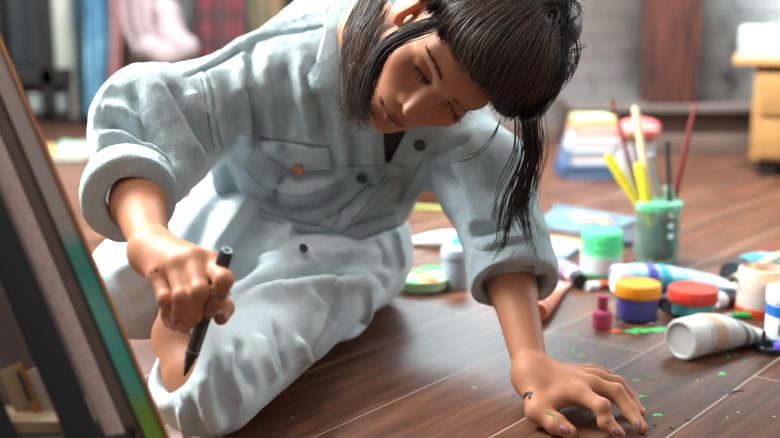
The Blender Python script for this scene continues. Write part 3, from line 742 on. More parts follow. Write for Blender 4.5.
M_nail = mat('nail_polish', (.22, .075, .085, 1), rough=.25, coat=.4); M_nail2 = mat('red_nail_polish', (.42, .035, .03, 1), rough=.25, coat=.4); M_nail3 = mat('bare_nail', (.62, .36, .33, 1), rough=.35)
def nail(px, py, dx, dy, ln, wd, m, lab=None):
    """oval shell on a finger tip: centre, direction towards the tip in the picture, length and width in metres"""
    P = body.hit([(px, py)], .8)[0]; N = body.normal([P], .003)[0]
    t = dx*RIGHT-dy*UPV; t = nrm(t-N*(t@N)); s = np.cross(N, t); V = []; nu, nv = 9, 9
    for i in range(nu):
        for j in range(nv):
            a, b = (i/(nu-1)-.5)*2, (j/(nv-1)-.5)*2
            u = a*math.sqrt(1-b*b/2); v = b*math.sqrt(1-a*a/2)
            V.append(P+t*u*ln/2+s*v*wd/2-N*(v*v*wd*.24+u*u*ln*.05))
    V = np.array(V); r2 = 1-np.clip(np.maximum(np.abs(np.linspace(-1, 1, nu))[:, None], np.abs(np.linspace(-1, 1, nv))[None]).ravel(), 0, 1)**6
    T = V+N*(.0004+.0005*r2)[:, None]; Bm = V-N*.0010; n = nu*nv; id_ = np.arange(n).reshape(nu, nv)
    q = np.stack([id_[:-1, :-1], id_[:-1, 1:], id_[1:, 1:], id_[1:, :-1]], -1).reshape(-1, 4)
    rim = np.concatenate([id_[0, :], id_[1:, -1], id_[-1, ::-1][1:], id_[::-1, 0][1:]]); a, b = rim[:-1], rim[1:]
    o = mesh_np('nail', np.concatenate([T, Bm]), np.concatenate([q[:, ::-1], q+n, np.stack([a, b, b+n, a+n], 1)]), m, person)
    if lab: o['label'] = lab
nail(564.5, 430, 9, 4, .0145, .0115, M_nail, 'dark mauve thumb nail'); nail(616.5, 431.5, 9, 6, .0125, .0085, M_nail); nail(638, 424.5, 6, 9, .0125, .0085, M_nail)
nail(211, 311, -3, 8, .0095, .0080, M_nail, 'dark mauve index nail'); nail(184.5, 326, -4, 6, .009, .0075, M_nail2, 'red nail'); nail(174.5, 322.5, -3, 6, .008, .0065, M_nail); nail(167.5, 320, -1, 7, .007, .006, M_nail3); nail(220.5, 316.5, -7, 4, .0100, .008, M_nail)

rc_ = (RH['index'][1]*.45+RH['index'][2]*.55); rx_ = nrm(RH['index'][2]-RH['index'][1]); rf = frame(rx_); rl_ = np.array([rc_+rf@np.array([.0096*math.cos(a), .0096*math.sin(a), .0]) for a in np.linspace(0, 2*math.pi, 40)])
o = tubes('finger_ring', [rl_], [.0011], 6, mat('dark_silver', (.12, .11, .10, 1), rough=.35, metal=.9), person, (1, 1)); o['label'] = 'dark ring on the index finger'
# ================================================================ MARKER
def fixed(o, R, t):
    m = Matrix([list(map(float, R[i]))+[float(t[i])] for i in range(3)]+[[0, 0, 0, 1]]); o.matrix_world = m; return o
def marker():
    ax = nrm(mk_top-mk_tip); R = frame(ax, RIGHT); L = np.linalg.norm(mk_top-mk_tip)
    t = fixed(bpy.data.objects.new('marker', None), R, mk_tip); COL.objects.link(t); t.empty_display_size = .01
    tag(t, 'black felt-tip marker held in the fist, its tip on the trouser hem', 'marker')
    mb = mat('marker_black', (.040, .045, .050, 1), rough=.25); mg = mat('marker_grey', (.30, .32, .33, 1), rough=.4); mt = mat('felt', (.008, .008, .008, 1), rough=.9)
    lathe('nib', [(0, 0), (.0012, .0006), (.0019, .004), (.0022, .009), (0, .009)], 16, mt, t)
    lathe('nose_cone', [(0, .007), (.0030, .007), (.0037, .010), (.0038, .016), (.0052, .017), (.0056, .019), (.0058, .026), (.0068, .027), (.0070, .034), (0, .034)], 24, mb, t)
    lathe('ring_band', [(0, .034), (.0071, .034), (.0071, .0358), (0, .0358)], 24, mg, t)
    lathe('barrel', [(0, .0358), (.0071, .0358), (.0072, .040), (.0072, L-.034), (.0068, L-.033), (.0066, L-.030), (.0066, L-.0015), (.0060, L), (.0030, L), (.0028, L-.004), (0, L-.004)], 28, mb, t)
    for k in range(10):
        a = 2*math.pi*k/10
        box('grip_rib', (.0010, .0016, .026), mb, t, (.0066*math.cos(a), .0066*math.sin(a), L-.0165), rotz(a), .0003, 1)
    # printed panel with pale strokes of lettering along the barrel
    V, fs = [], []; to = R.T@(CAM-(mk_tip+ax*.05)); a0 = math.atan2(to[1], to[0])+.55
    def stroke(z0, z1, u0, u1):
        b = len(V); n = 4
        for z in (z0, z1):
            for i in range(n): a = a0+(u0+(u1-u0)*i/(n-1))/.0072; V.append((.00728*math.cos(a), .00728*math.sin(a), z))
        for i in range(n-1): fs.append([b+i, b+i+1, b+n+i+1, b+n+i])
    for z0, z1, u0, u1 in ((.039, .042, -.0012, .0014), (.044, .053, -.0014, -.0007), (.044, .053, .0009, .0016), (.0434, .0442, -.0014, .0016), (.0528, .0536, -.0014, .0016), (.056, .0572, -.001, .0014), (.0585, .0595, -.001, .0014), (.0605, .062, -.001, .0004), (.063, .0642, -.001, .0014), (.0655, .0665, -.001, .0014), (.0675, .0688, -.0002, .0014)):
        stroke(z0, z1, u0, u1)
    mesh_np('printed_lettering', V, fs, mg, t)
marker()
# ================================================================ SMALL THINGS ON THE FLOOR
P_white = mat('white_plastic', (.78, .79, .78, 1), rough=.35); P_black = mat('black_plastic', (.02, .022, .026, 1), rough=.35)
def plastic(n, c, r=.35, **k): return mat(n, srgb(*c), rough=r, **k)
def root(name, p, label, cat, group=None, R=None):
    t = empty(name, p, R); return tag(t, label, cat, group)
def lid_ribs(a, z): return 1+.012*math.sin(a*36)
def jar(name, label, cat, px, py, r, h, lid_h, m_body, m_lid, lid_r=1.06, m_label=None, lab=(.15, .75), lid_name='lid', m_paint=None, group=None, fill=.6):
    t = root(name, F(px, py), label, cat, group)
    hb = h-lid_h
    if m_paint is not None:
        lathe('glass_body', [(0, .0), (r*.92, 0), (r, .003), (r, hb-.003), (r*.95, hb), (r*.86, hb+.002), (r*.86, hb-.002), (r*.93, hb-.006), (r*.93, .005), (0, .004)], 40, m_body, t)
        lathe('paint', [(0, .0045), (r*.90, .005), (r*.915, .008), (r*.915, hb*fill), (r*.80, hb*fill-.001), (0, hb*fill-.002)], 32, m_paint, t)
    else:
        lathe('body', [(0, 0), (r*.92, 0), (r, .003), (r, hb-.006), (r*.97, hb-.002), (r*.9, hb), (0, hb)], 40, m_body, t)
    if m_label is not None: lathe('label', [(r*1.005, hb*lab[0]), (r*1.012, hb*lab[0]), (r*1.012, hb*lab[1]), (r*1.005, hb*lab[1])], 40, m_label, t)
    if lid_h > 0:
        R_ = r*lid_r; lathe(lid_name, [(0, hb-.001), (R_*.98, hb-.001), (R_, hb+.001), (R_, h-.003), (R_*.96, h), (R_*.8, h+.0006), (R_*.76, h-.0008), (0, h-.0008)], 72, m_lid, t, mod=lid_ribs)
    return t
m_clear = mat('clear_plastic', (.97, .98, .98, 1), rough=.05, trans=1.0, ior=1.2, spec=.4)
gj = root('paint_jar', F(601, 274), 'green lidded paint jar with a blank white label beside the brush jar', 'paint jar', 'paint jars with lids')
r = .0375; g1 = plastic('green_lid', (84, 218, 140), .3); g2 = plastic('green_body', (110, 225, 150), .3)
lathe('body', [(0, 0), (r*.9, 0), (r, .004), (r, .044), (r*.97, .050), (0, .050)], 40, g2, gj)
lathe('label', [(r*1.004, .008), (r*1.014, .008), (r*1.014, .038), (r*1.004, .038)], 40, plastic('paper', (205, 205, 208), .7), gj)
lathe('lid', [(0, .049), (r*.98, .049), (r*1.02, .051), (r*1.02, .059), (r*.9, .061), (r*.9, .064), (r*1.0, .066), (r*1.0, .077), (r*.93, .082), (0, .082)], 72, g1, gj, mod=lid_ribs)
jar('paint_jar', 'orange lidded jar of violet paint beside the small pink bottle', 'paint jar', 636, 319, .0345, .060, .019, m_clear, plastic('orange_lid', (243, 150, 30), .35), 1.06, None, m_paint=plastic('violet_paint', (84, 78, 170), .4), group='paint jars with lids', fill=.93)
jar('paint_jar', 'red lidded jar of turquoise paint behind the white tube', 'paint jar', 692, 315, .0375, .046, .020, m_clear, mat('red_lid', srgb(215, 62, 45), rough=.4, var=.15, vscale=140), 1.06, m_paint=plastic('turquoise_paint', (90, 190, 190), .4), group='paint jars with lids', fill=.9)
tj = jar('paint_jar', 'open translucent jar with leftover orange paint at the frame edge', 'paint jar', 759, 313, .0365, .076, 0, mat('milky_plastic', (.93, .88, .82, 1), rough=.25, trans=.6, ior=1.2), None, m_paint=mat('orange_paint', srgb(235, 175, 120), rough=.4), fill=.62)
lathe('base_rim', [(0, .0), (.0372, 0), (.0380, .004), (.0376, .013), (.0366, .014), (0, .0005)], 40, plastic('red_paint', (210, 70, 40), .4), tj); del MATS['orange_paint']
lathe('paint_ring', [(.016, .047), (.030, .047), (.0305, .053), (.026, .057), (.018, .052)], 40, plastic('orange_ring', (248, 160, 70), .4), tj, mod=lambda a, z: 1+.04*math.sin(3*a))
bj = jar('paint_bottle', 'white capped bottle with a blue band at the frame edge', 'paint bottle', 785, 345, .0300, .088, .020, plastic('white_body', (222, 226, 230), .35), P_white, 1.04)
lathe('blue_band', [(.0302, .048), (.0306, .048), (.0306, .064), (.0302, .064)], 40, plastic('band_blue', (25, 105, 190), .4), bj)
lathe('teal_stripe', [(.0302, .006), (.0305, .006), (.0305, .014), (.0302, .014)], 40, plastic('band_teal', (40, 120, 150), .4), bj)
V, fs = [], []
for (a, z, w_, h_) in ((-2.25, .022, .0028, .016), (-2.02, .026, .003, .006), (-2.02, .017, .003, .005), (-1.80, .022, .003, .015), (-1.62, .030, .004, .004)):
    b = len(V)
    for zz in (z, z+h_):
        for aa in (a-w_/.06, a+w_/.06): V.append((.03055*math.cos(aa), .03055*math.sin(aa), zz))
    fs.append([b, b+1, b+3, b+2])
mesh_np('printed_marks', V, fs, plastic('rust_print', (165, 70, 60), .5), bj)
# small pink bottle
nb = root('nail_polish_bottle', F(602, 327), 'small dark pink glass bottle in front of the orange lidded jar', 'bottle')
m_pink = mat('pink_glass', srgb(186, 66, 104), rough=.12, coat=.6, spec=.6)
lathe('bottle_body', [(0, 0), (.0140, 0), (.0158, .002), (.0160, .018), (.0148, .024), (.0085, .028), (.0078, .030), (0, .030)], 36, m_pink, nb)
lathe('bottle_neck', [(0, .029), (.0082, .029), (.0086, .031), (.0080, .044), (.0088, .046), (.0088, .050), (.0078, .0515), (0, .0515)], 32, m_pink, nb)
# black cap with violet ball at the frame edge
bc = root('bottle_cap', F(771, 352), 'upturned black bottle cap in front of the white capped bottle', 'cap')
lathe('cap_base', [(0, 0), (.0200, 0), (.0210, .002), (.0205, .009), (.018, .010), (.017, .005), (0, .005)], 36, P_black, bc); lathe('cap_spout', [(0, .004), (.005, .004), (.0036, .020), (.0025, .032), (0, .033)], 20, P_black, bc)
for o in list(bc.children):
    if o.name.startswith('cap_spout'): o.location.x = -.012
vb = F(781, 354); o = lathe('violet_bead', [(0, 0), (.006, .0008), (.0105, .005), (.0115, .0095), (.0095, .015), (.005, .018), (0, .0185)], 24, plastic('violet', (105, 75, 205), .35), None); o.location = vb; tag(o, 'small violet paint cap at the frame edge in front of the bottle', 'cap')
def paint_tube(label, A, B, r, body_m, cap_m, cap=(.8, .03), bands=(), crimp=True, tail_w=1.5, group='paint tubes lying on the floor', name='paint_tube', roll=0):
    """tube lying on the floor from the cap end A to the flat crimped tail B"""
    A = np.array(A, float); B = np.array(B, float); A[2] = B[2] = 0; L = np.linalg.norm(B-A); t_ = (B-A)/L; s_ = np.array([-t_[1], t_[0], 0]); up = np.array([0, 0, 1.0])
    Rm = np.stack([t_, s_, up], 1); t = root(name, A, label, 'paint tube', group, Rm)
    cr, cl = r*cap[0], cap[1]; n = 32; V, fs = [], []
    st = [(cl, cr*.8, cr*.8, r), (cl+.002, r*.97, r*.97, r), (cl+.008, r, r, r)]
    for k in range(1, 15):
        u = k/14; h = r*(1-u**1.6)+.0016*u**1.6; w_ = r*(1+(tail_w-1)*u); st.append((cl+.008+(L-cl-.008)*u, w_, h, h+(r-r)*0))
    for x, w_, h, c in st:
        cz = r*(1-(x-cl)/(L-cl))+(.0026)*((x-cl)/(L-cl)) if x > cl+.008 else r
        cz = max(cz, h+.0004)
        for k in range(n):
            a = 2*math.pi*k/n; V.append((x, w_*math.cos(a), cz+h*math.sin(a)+.0006*math.sin(9*a+x*90)*(x > cl+.01)))
    for i in range(len(st)-1):
        for k in range(n): k2 = (k+1) % n; fs.append([i*n+k, i*n+k2, (i+1)*n+k2, (i+1)*n+k])
    fs.append(list(range(n))[::-1]); fs.append([(len(st)-1)*n+k for k in range(n)])
    autosmooth(mesh_np('tube_body', V, fs, body_m, t), 50)
    for bi, (u0, u1, bm) in enumerate(bands):
        BV, bf = [], []; seg = 6
        for q in range(seg+1):
            x = cl+.008+(L-cl-.008)*(u0+(u1-u0)*q/seg); u = (x-cl-.008)/(L-cl-.008); h = r*(1-u**1.6)+.0016*u**1.6; w_ = r*(1+(tail_w-1)*u); cz = max(r*(1-(x-cl)/(L-cl))+.0026*((x-cl)/(L-cl)), h+.0004)
            for k in range(n): a = 2*math.pi*k/n; BV.append((x, (w_+.0005)*math.cos(a), cz+(h+.0005)*math.sin(a)+.0006*math.sin(9*a+x*90)))
        for i in range(seg):
            for k in range(n): k2 = (k+1) % n; bf.append([i*n+k, i*n+k2, (i+1)*n+k2, (i+1)*n+k])
        mesh_np('printed_band', BV, bf, bm, t)
    Mx = M4(np.stack([[0, 1, 0], [0, 0, 1], [1, 0, 0]], 1).astype(float), (0, 0, r))
    lathe('cap', [(0, .004), (cr*.80, .003), (cr*.84, 0), (cr*.96, .0006), (cr, .003), (cr, cl-.001), (cr*.95, cl+.001), (0, cl+.001)], 60, cap_m, t, Mx, mod=lid_ribs)
    return t
m_wt = mat('white_tube', srgb(214, 214, 212), rough=.4, var=.12, vscale=70, bump=.3, bscale=60)
paint_tube('large white paint tube with a wide white cap nearest the hand', F(679, 360), F(763, 336), .0295, m_wt, P_white, (1.0, .034), [(.02, .16, plastic('beige_band', (212, 178, 146), .5)), (.40, .46, plastic('grey_print', (120, 118, 118), .5)), (.52, .55, plastic('grey_print', (120, 118, 118), .5))])
m_bt = mat('blue_white_tube', srgb(190, 214, 222), rough=.4, col2=srgb(96, 176, 196), vscale=26)
paint_tube('long pale blue tube with a violet band lying behind the orange lidded jar', F(613, 293.5), F(740, 287), .0255, m_bt, plastic('pale_cap', (206, 218, 224), .35), (.95, .026), [(.10, .19, plastic('violet_band', (88, 84, 178), .4)), (.22, .30, plastic('aqua_band', (60, 160, 190), .4)), (.70, .98, plastic('pale_end', (212, 222, 222), .4))])
paint_tube('small lilac tube with a black cap beside the green lidded jar', F(580, 290), F(553, 262), .0155, plastic('lilac_tube', (186, 172, 196), .4), P_black, (.9, .026), [(.1, .4, plastic('mauve_band', (140, 118, 158), .4)), (.55, .95, plastic('pale_end', (212, 222, 222), .4))])
paint_tube('pink tube with an orange end lying beside the propped arm', F(537, 324), F(557, 284), .018, plastic('pink_tube', (232, 172, 160), .4), plastic('orange_cap', (240, 140, 100), .4), (.9, .02), [(.05, .4, plastic('salmon_band', (240, 150, 118), .4))])
paint_tube('tiny red tube with a white cap in front of the green lidded jar', F(587, 291), F(616, 287), .0075, plastic('red_tube', (198, 90, 66), .4), P_white, (1.0, .022))
paint_tube('dark tube lying between the violet jar and the red lidded jar', F(690, 309), F(652, 303), .0125, plastic('dark_tube', (40, 44, 52), .35), P_black, (1, .02))
paint_tube('black capped aqua tube half hidden behind the red lidded jar', F(664, 314), F(735, 296), .0145, plastic('aqua_tube', (120, 190, 205), .4), P_black, (1.0, .03))
paint_tube('dark violet tube lying between the red lid and the translucent jar', F(714, 309), F(745, 302), .0125, plastic('deep_violet', (52, 36, 52), .4), plastic('pale_cap', (206, 218, 224), .35), (1.0, .02))
paint_tube('slim green edged tube lying behind the white tube', F(722, 320), F(764, 316), .005, plastic('leaf_green', (64, 190, 96), .45), P_white, (1, .015))
paint_tube('blue tube with a large ribbed black cap under the loose brushes', F(730, 286), F(784, 258), .0215, plastic('ocean_tube', (70, 160, 190), .4), P_black, (1.05, .050), [(.3, .9, plastic('pale_blue', (150, 200, 215), .4))])
paint_tube('lime green tube under the loose brushes at the frame edge', F(788, 280), F(826, 268), .017, plastic('lime_tube', (150, 214, 86), .4), P_white, (1, .02))
# things behind the propped arm
paint_tube('long white tube lying behind the grey pot', F(470, 252), F(404, 243), .019, plastic('white_body', (222, 226, 230), .35), plastic('teal_cap', (60, 190, 190), .4), (.9, .03))
gp = root('paint_pot', F(455, 288), 'grey plastic paint pot standing between torso and propped arm', 'paint pot'); m_gp = plastic('pot_grey', (140, 148, 160), .4)
lathe('pot_body', [(0, 0), (.0205, 0), (.0225, .002), (.0232, .052), (.0205, .056), (0, .056)], 36, m_gp, gp); lathe('lid', [(0, .055), (.0245, .055), (.0252, .057), (.0252, .070), (.023, .074), (.016, .0745), (.0155, .072), (0, .072)], 60, plastic('pot_lid', (176, 186, 196), .4), gp, mod=lid_ribs)
pd = root('paint_dish', F(421, 288), 'shallow dish daubed with green, yellow and red paint behind the knee', 'dish')
lathe('dish', [(0, 0), (.040, 0), (.046, .004), (.050, .022), (.047, .022), (.043, .007), (0, .006)], 40, plastic('pale_green', (176, 222, 176), .4), pd)
for i, (x, y, c, rr) in enumerate(((-.012, -.010, (120, 226, 140), .022), (.010, .012, (240, 196, 96), .020), (.020, -.008, (232, 84, 60), .016), (-.016, .016, (246, 240, 200), .017), (.004, -.022, (250, 150, 60), .013))):
    o = lathe('paint_daub', [(0, .0055), (rr, .006), (rr*.9, .013), (rr*.5, .019), (0, .020)], 20, plastic('daub_%d' % i, c, .4), pd, mod=lambda a, z, i=i: 1+.15*math.sin(3*a+i)); o.location = (x, y, 0)
jar('paint_jar', 'bright green paint lid lying behind the daubed dish', 'lid', 432, 276, .021, .014, .008, plastic('vivid_green', (30, 200, 90), .35), plastic('vivid_green', (30, 200, 90), .35)).name = 'jar_lid'
wb = box('wooden_block', (.12, .06, .062), mat('block_wood', srgb(120, 78, 62), rough=.6, var=.2, vscale=25, stretch=(2, 14, 14)), None, F(425, 208)+np.array([0, .03, .031]), rotz(.12), .003); tag(wb, 'brown wooden block on the floor seen under the arm', 'block')
def stick(name, label, cat, A, B, r, m, group=None, prof=None, parts=()):
    """round stick from A to B; prof = (fraction, radius factor) list"""
    A = np.asarray(A, float); B = np.asarray(B, float); L = np.linalg.norm(B-A); t = root(name, A, label, cat, group, frame(nrm(B-A)))
    prof = prof or [(0, .7), (.02, 1), (.98, 1), (1, .7)]
    lathe('handle', [(0, prof[0][0]*L)]+[(q*r, u*L) for u, q in prof]+[(0, prof[-1][0]*L)], 14, m, t)
    for nm_, m2, pr in parts: lathe(nm_, [(0, pr[0][0])]+[(q, u) for u, q in pr]+[(0, pr[-1][0])], 14, m2, t)
    return t
def brush(label, A, B, r, m, group, fer=None, hair=True, cat='paintbrush'):
    """A = bristle end, B = tip of the handle"""
    A = np.asarray(A, float); B = np.asarray(B, float); L = np.linalg.norm(B-A); fl = min(.035, L*.2); bl = .018
    return stick('paintbrush', label, cat, A, B, r, m, group, [((bl+fl)/L, .75), (.35, 1.05), (.6, .85), (.93, .62), (.985, .62), (1, .3)],
                 [('ferrule', mat('brass', (.62, .55, .42, 1), rough=.3, metal=.9) if fer is None else fer, [(bl, r*.85), (bl+fl*.5, r*.85), (bl+fl*1.05, r*.78)]), ('bristles', mat('bristle', (.10, .06, .04, 1), rough=.8), [(0, r*.15), (bl*.5, r*.75), (bl*1.02, r*.72)])])
y_strip = stick('pencil', 'yellow green pencil lying on the floor seen under the arm', 'pencil', F(404, 206, .004), F(470, 210, .004), .004, plastic('pencil_lime', (190, 200, 110), .5), None, [(0, .2), (.08, 1), (1, 1)])
# low stack of small boards behind the sleeve
def flat_board(name, label, cat, corners, z0, th, m, group=None):
    c = [F(x, y) for x, y in corners]; V = [(p[0], p[1], z0) for p in c]+[(p[0], p[1], z0+th) for p in c]
    o = mesh_np(name, V, [[3, 2, 1, 0], [4, 5, 6, 7], [0, 1, 5, 4], [1, 2, 6, 5], [2, 3, 7, 6], [3, 0, 4, 7]], m, None, False); b = o.modifiers.new('b', 'BEVEL'); b.width = .0012; b.segments = 2
    return tag(o, label, cat, group)
m_ab = mat('abstract_board', srgb(62, 94, 112), rough=.5, col2=srgb(108, 132, 142), vscale=9)
sb = flat_board('painted_board', 'small blue grey painting with orange dabs lying behind the sleeve', 'painting', [(536, 228), (600, 238), (640, 222), (556, 207)], .0, .008, m_ab)
for x, y, c, rr, s_ in ((590, 219, (222, 110, 78), .030, 2.2), (578, 215, (205, 200, 150), .018, 2.0), (606, 222, (230, 150, 90), .016, 1.8), (563, 222, (90, 140, 170), .020, 2.2), (612, 219, (60, 90, 120), .012, 2)):
    p = F(x, y, .0085); o = lathe('paint_daub', [(0, .0), (rr, .0), (rr*.8, .0025), (0, .003)], 20, plastic('bd_%d' % x, c, .5), sb, mod=lambda a, z: 1+.18*math.sin(3*a+1)+.1*math.sin(5*a)); o.location = p; o.scale = (s_*.6, .5, 1)
flat_board('ruler', 'pale wooden ruler lying behind the sleeve', 'ruler', [(520, 245), (583, 253), (590, 244), (524, 236)], .0, .006, mat('ruler_wood', srgb(216, 178, 128), rough=.5, var=.08, vscale=40))
flat_board('sketch_board', 'slate grey board lying between green jar and painting', 'board', [(580, 246), (636, 249), (640, 236), (592, 232)], .0, .016, plastic('slate', (66, 72, 84), .5))
flat_board('sketchbook', 'blue grey sketchbook lying under the pale ruler', 'book', [(510, 262), (566, 262), (580, 251), (516, 248)], .0, .012, plastic('bluegrey', (128, 146, 160), .5))
# ================================================================ BRUSH JAR
bjp = F(656, 262); bjr = .0455
bjt = root('brush_jar', bjp, 'green tinted plastic jar of water holding brushes', 'jar')
m_jar = mat('green_jar', (.62, .80, .70, 1), rough=.08, trans=.92, ior=1.35); m_water = mat('murky_water', (.16, .24, .19, 1), rough=.15, trans=.35, ior=1.33)
def petal(a, z): return 1-(.07*max(0, 1-z/.03))*abs(math.sin(2.5*a))+0.0
lathe('jar_wall', [(0, .004), (bjr*.80, .0), (bjr*.95, .006), (bjr*1.0, .022), (bjr*1.0, .036), (bjr*.93, .048), (bjr*.96, .054), (bjr*.93, .060), (bjr*.96, .068), (bjr*.93, .076), (bjr*.96, .084), (bjr*.94, .094), (bjr*.97, .102), (bjr*.97, .118), (bjr*.93, .118), (bjr*.90, .060), (bjr*.90, .030), (bjr*.85, .010), (0, .008)], 60, m_jar, bjt, mod=petal)
lathe('paint_water', [(0, .009), (bjr*.80, .011), (bjr*.88, .030), (bjr*.88, .078), (bjr*.60, .0785), (0, .0785)], 40, m_water, bjt)
lathe('paint_rim', [(bjr*.90, .107), (bjr*.985, .107), (bjr*.995, .113), (bjr*.98, .1205), (bjr*.90, .121)], 60, mat('rim_green', srgb(50, 185, 100), rough=.35, col2=srgb(140, 196, 180), vscale=45), bjt, mod=lambda a, z: 1+(.012 if z > .1 else .0)*math.sin(7*a)).location = (0, 0, 0)
for k in range(3):
    P = W(671, 216+10.5*k, 2.0525); o = lathe('embossed_stud', [(0, -.001), (.0042, -.001), (.0046, .001), (.0032, .0028), (0, .0034)], 16, plastic('stud', (196, 214, 208), .25), bjt, M4(frame(-FWD), P-bjp))
GB = 'brushes standing in the water jar'
def jb(x0, y0, x1, y1, dd0=0.0, dd1=0.0): return W(x0, y0, 2.095+dd0), W(x1, y1, 2.095+dd1)
brush('brush with a brown handle leaning left out of the jar', *jb(652, 246, 612, 98, .024, .02), .0055, plastic('brown_lacquer', (118, 52, 40), .3), GB)
brush('brush with a dark red handle leaning right out of the jar', *jb(664, 246, 695.5, 103, .014, .01), .0060, plastic('oxblood', (128, 42, 40), .3), GB)
stick('paint_stick', 'flat cream wooden stick standing tallest in the jar centre', 'stick', *jb(657, 242, 635, 106, .0, .0), .0068, mat('cream_wood', srgb(228, 204, 160), rough=.6, var=.1, vscale=30), None)
stick('paintbrush', 'slim black handled brush standing in the jar', 'paintbrush', *jb(671, 240, 667.5, 139, -.020, -.01), .0050, P_black, GB, [(0, .5), (.3, 1), (.92, .9), (.95, 1.15), (1, .6)])
stick('paintbrush', 'yellow handled brush leaning far left in the jar', 'paintbrush', *jb(657, 236, 607, 155, .000, -.01), .0088, plastic('yellow', (232, 208, 40), .35), GB, [(0, .6), (.5, .9), (.95, 1), (1, .7)])
stick('paintbrush', 'short yellow handled brush upright at the jar centre', 'paintbrush', *jb(652, 232, 638, 163, -.020, -.012), .0090, plastic('yellow', (232, 208, 40), .35), GB, [(0, .6), (.5, .95), (.95, 1), (1, .7)])
stick('paintbrush', 'white plastic handled brush behind the yellow ones', 'paintbrush', *jb(645, 226, 619, 152, .006, .004), .0078, plastic('greywhite', (196, 204, 214), .35), GB, [(0, .7), (.5, 1), (.95, 1), (1, .7)])
stick('paintbrush', 'slim brush with a pale round tip behind the cream stick', 'paintbrush', *jb(652, 228, 630, 131, .015, .03), .0042, plastic('olive_handle', (150, 120, 84), .4), GB, [(0, .8), (.9, .8), (.93, 1.9), (.97, 1.9), (1, .8)])
stick('paintbrush', 'grey metal handled brush right of the cream stick', 'paintbrush', *jb(664, 224, 651, 153, .012, .01), .0062, mat('steel_grey', (.5, .53, .56, 1), rough=.3, metal=.6), GB, [(0, .8), (.9, .8), (.93, 1.15), (.97, 1.1), (1, .6)])
stick('palette_knife', 'pale green plastic palette knife low in the jar', 'palette knife', *jb(676, 228, 668, 186, .01, .0), .009, plastic('mint', (170, 216, 190), .4))
# ================================================================ LOOSE BRUSHES at the frame edge
GL = 'loose brushes lying on the tubes'
brush('loose brush with a red handle lying behind the blue tube', F(734, 266, .030), F(800, 233, .030), .0042, plastic('red_handle', (170, 60, 40), .35), GL)
brush('loose brush with an ochre handle on top of the tubes', F(738, 276, .050), F(800, 244, .048), .0055, plastic('ochre', (222, 176, 92), .4), GL)
brush('loose brush with a thick cream handle across the blue tube', F(728, 281, .056), F(798, 247, .060), .0070, plastic('cream_handle', (222, 206, 164), .4), GL)
brush('loose brush with a black handle lying nearest the translucent jar', F(744, 284, .050), F(802, 257, .054), .0050, P_black, GL)
# ================================================================ PAINT MARKS ON THE FLOOR
def splat(name, label, spots, m, kind='stuff', cat='paint'):
    V, fs = [], []; r_ = np.random.default_rng(len(name)+len(spots))
    for x, y, rr, el, an in spots:
        c = F(x, y); b = len(V); n = 14; ph = r_.uniform(0, 6.28, 4)
        V.append((c[0], c[1], .0016))
        for ring, zz in ((.6, .0015), (1, .0004)):
            for k in range(n):
                a = 2*math.pi*k/n; q = rr*ring*(1+.28*math.sin(2*a+ph[0])+.24*math.sin(3*a+ph[1])+.18*math.sin(5*a+ph[2]))
                u, v = q*math.cos(a)*el, q*math.sin(a); V.append((c[0]+u*math.cos(an)-v*math.sin(an), c[1]+u*math.sin(an)+v*math.cos(an), zz))
        for k in range(n):
            k2 = (k+1) % n; fs.append([b, b+1+k, b+1+k2]); fs.append([b+1+k, b+1+n+k, b+1+n+k2, b+1+k2])
    o = mesh_np(name, V, fs, m); return tag(o, label, cat, None, kind)
g_m, y_m, b_m = plastic('wet_green', (70, 190, 100), .4), plastic('wet_olive', (146, 150, 64), .45), plastic('dry_ink', (24, 28, 42), .4)
splat('green_splatter', 'green paint specks on the floor around the propped hand', [(642.5, 397, .0045, 1, 0), (641, 409, .0035, 2.2, .3), (657, 415.5, .004, 1.3, .5), (574, 349, .006, 1, 0), (575, 335.5, .005, 1.3, .4), (622, 346, .003, 1, 0), (575, 358, .004, 1.6, .2), (725, 352, .003, 1, 0), (732, 350, .0022, 1, 0), (728, 357, .0025, 1.3, 1), (736, 355, .002, 1, 0), (745, 361, .0016, 1, 0), (722, 374, .005, 1.2, .3), (718, 353, .002, 1, 0), (690, 345, .002, 1, 0), (709, 343, .0024, 1, .4)], g_m)
splat('olive_splatter', 'olive yellow paint specks on the floor beyond the hand', [(583, 358, .005, 1.8, .3), (602, 341, .004, 1.4, .5), (636, 381, .0042, 1.7, .1), (645, 376, .0034, 1.3, .2), (654, 379, .0028, 1, .2), (601, 368, .003, 1.4, .2), (697, 381, .002, 1, 0), (532, 340, .0035, 1.3, .2), (562, 328, .004, 1.5, .4)], y_m)
splat('ink_splatter', 'dark ink specks on the floor right of the hand', [(727, 392.5, .0045, 1.8, .6), (737, 391.5, .004, 2.2, .3), (688, 420, .003, 1.4, .5), (672, 428, .003, 1.6, .5), (655, 426, .002, 1, 0)], b_m)
splat('white_splatter', 'tiny white paint specks on the brown floor', [(293, 418, .0012, 1, 0), (474, 388, .0022, 1, 0), (738, 413, .0016, 1, 0), (774, 417, .0013, 1, 0), (727, 418, .0012, 1, 0), (536, 318, .0025, 1, 0)], plastic('chalk', (208, 204, 196), .6))
splat('paint_smear', 'wet bright green paint smear in front of the violet jar', [(632, 331.5, .0085, 1.5, .1), (643, 330.5, .0085, 1.5, .1), (654, 330, .0075, 1.5, .2), (662, 329, .006, 1.2, .2)], plastic('smear_green', (74, 214, 120), .35), 'thing', 'paint smear')
splat('paint_dab', 'thick orange paint dab at the end of the green smear', [(616.5, 331, .0075, 1.1, .2), (611, 330, .0045, 1, 0)], plastic('dab_orange', (240, 106, 50), .4), 'thing', 'paint dab')
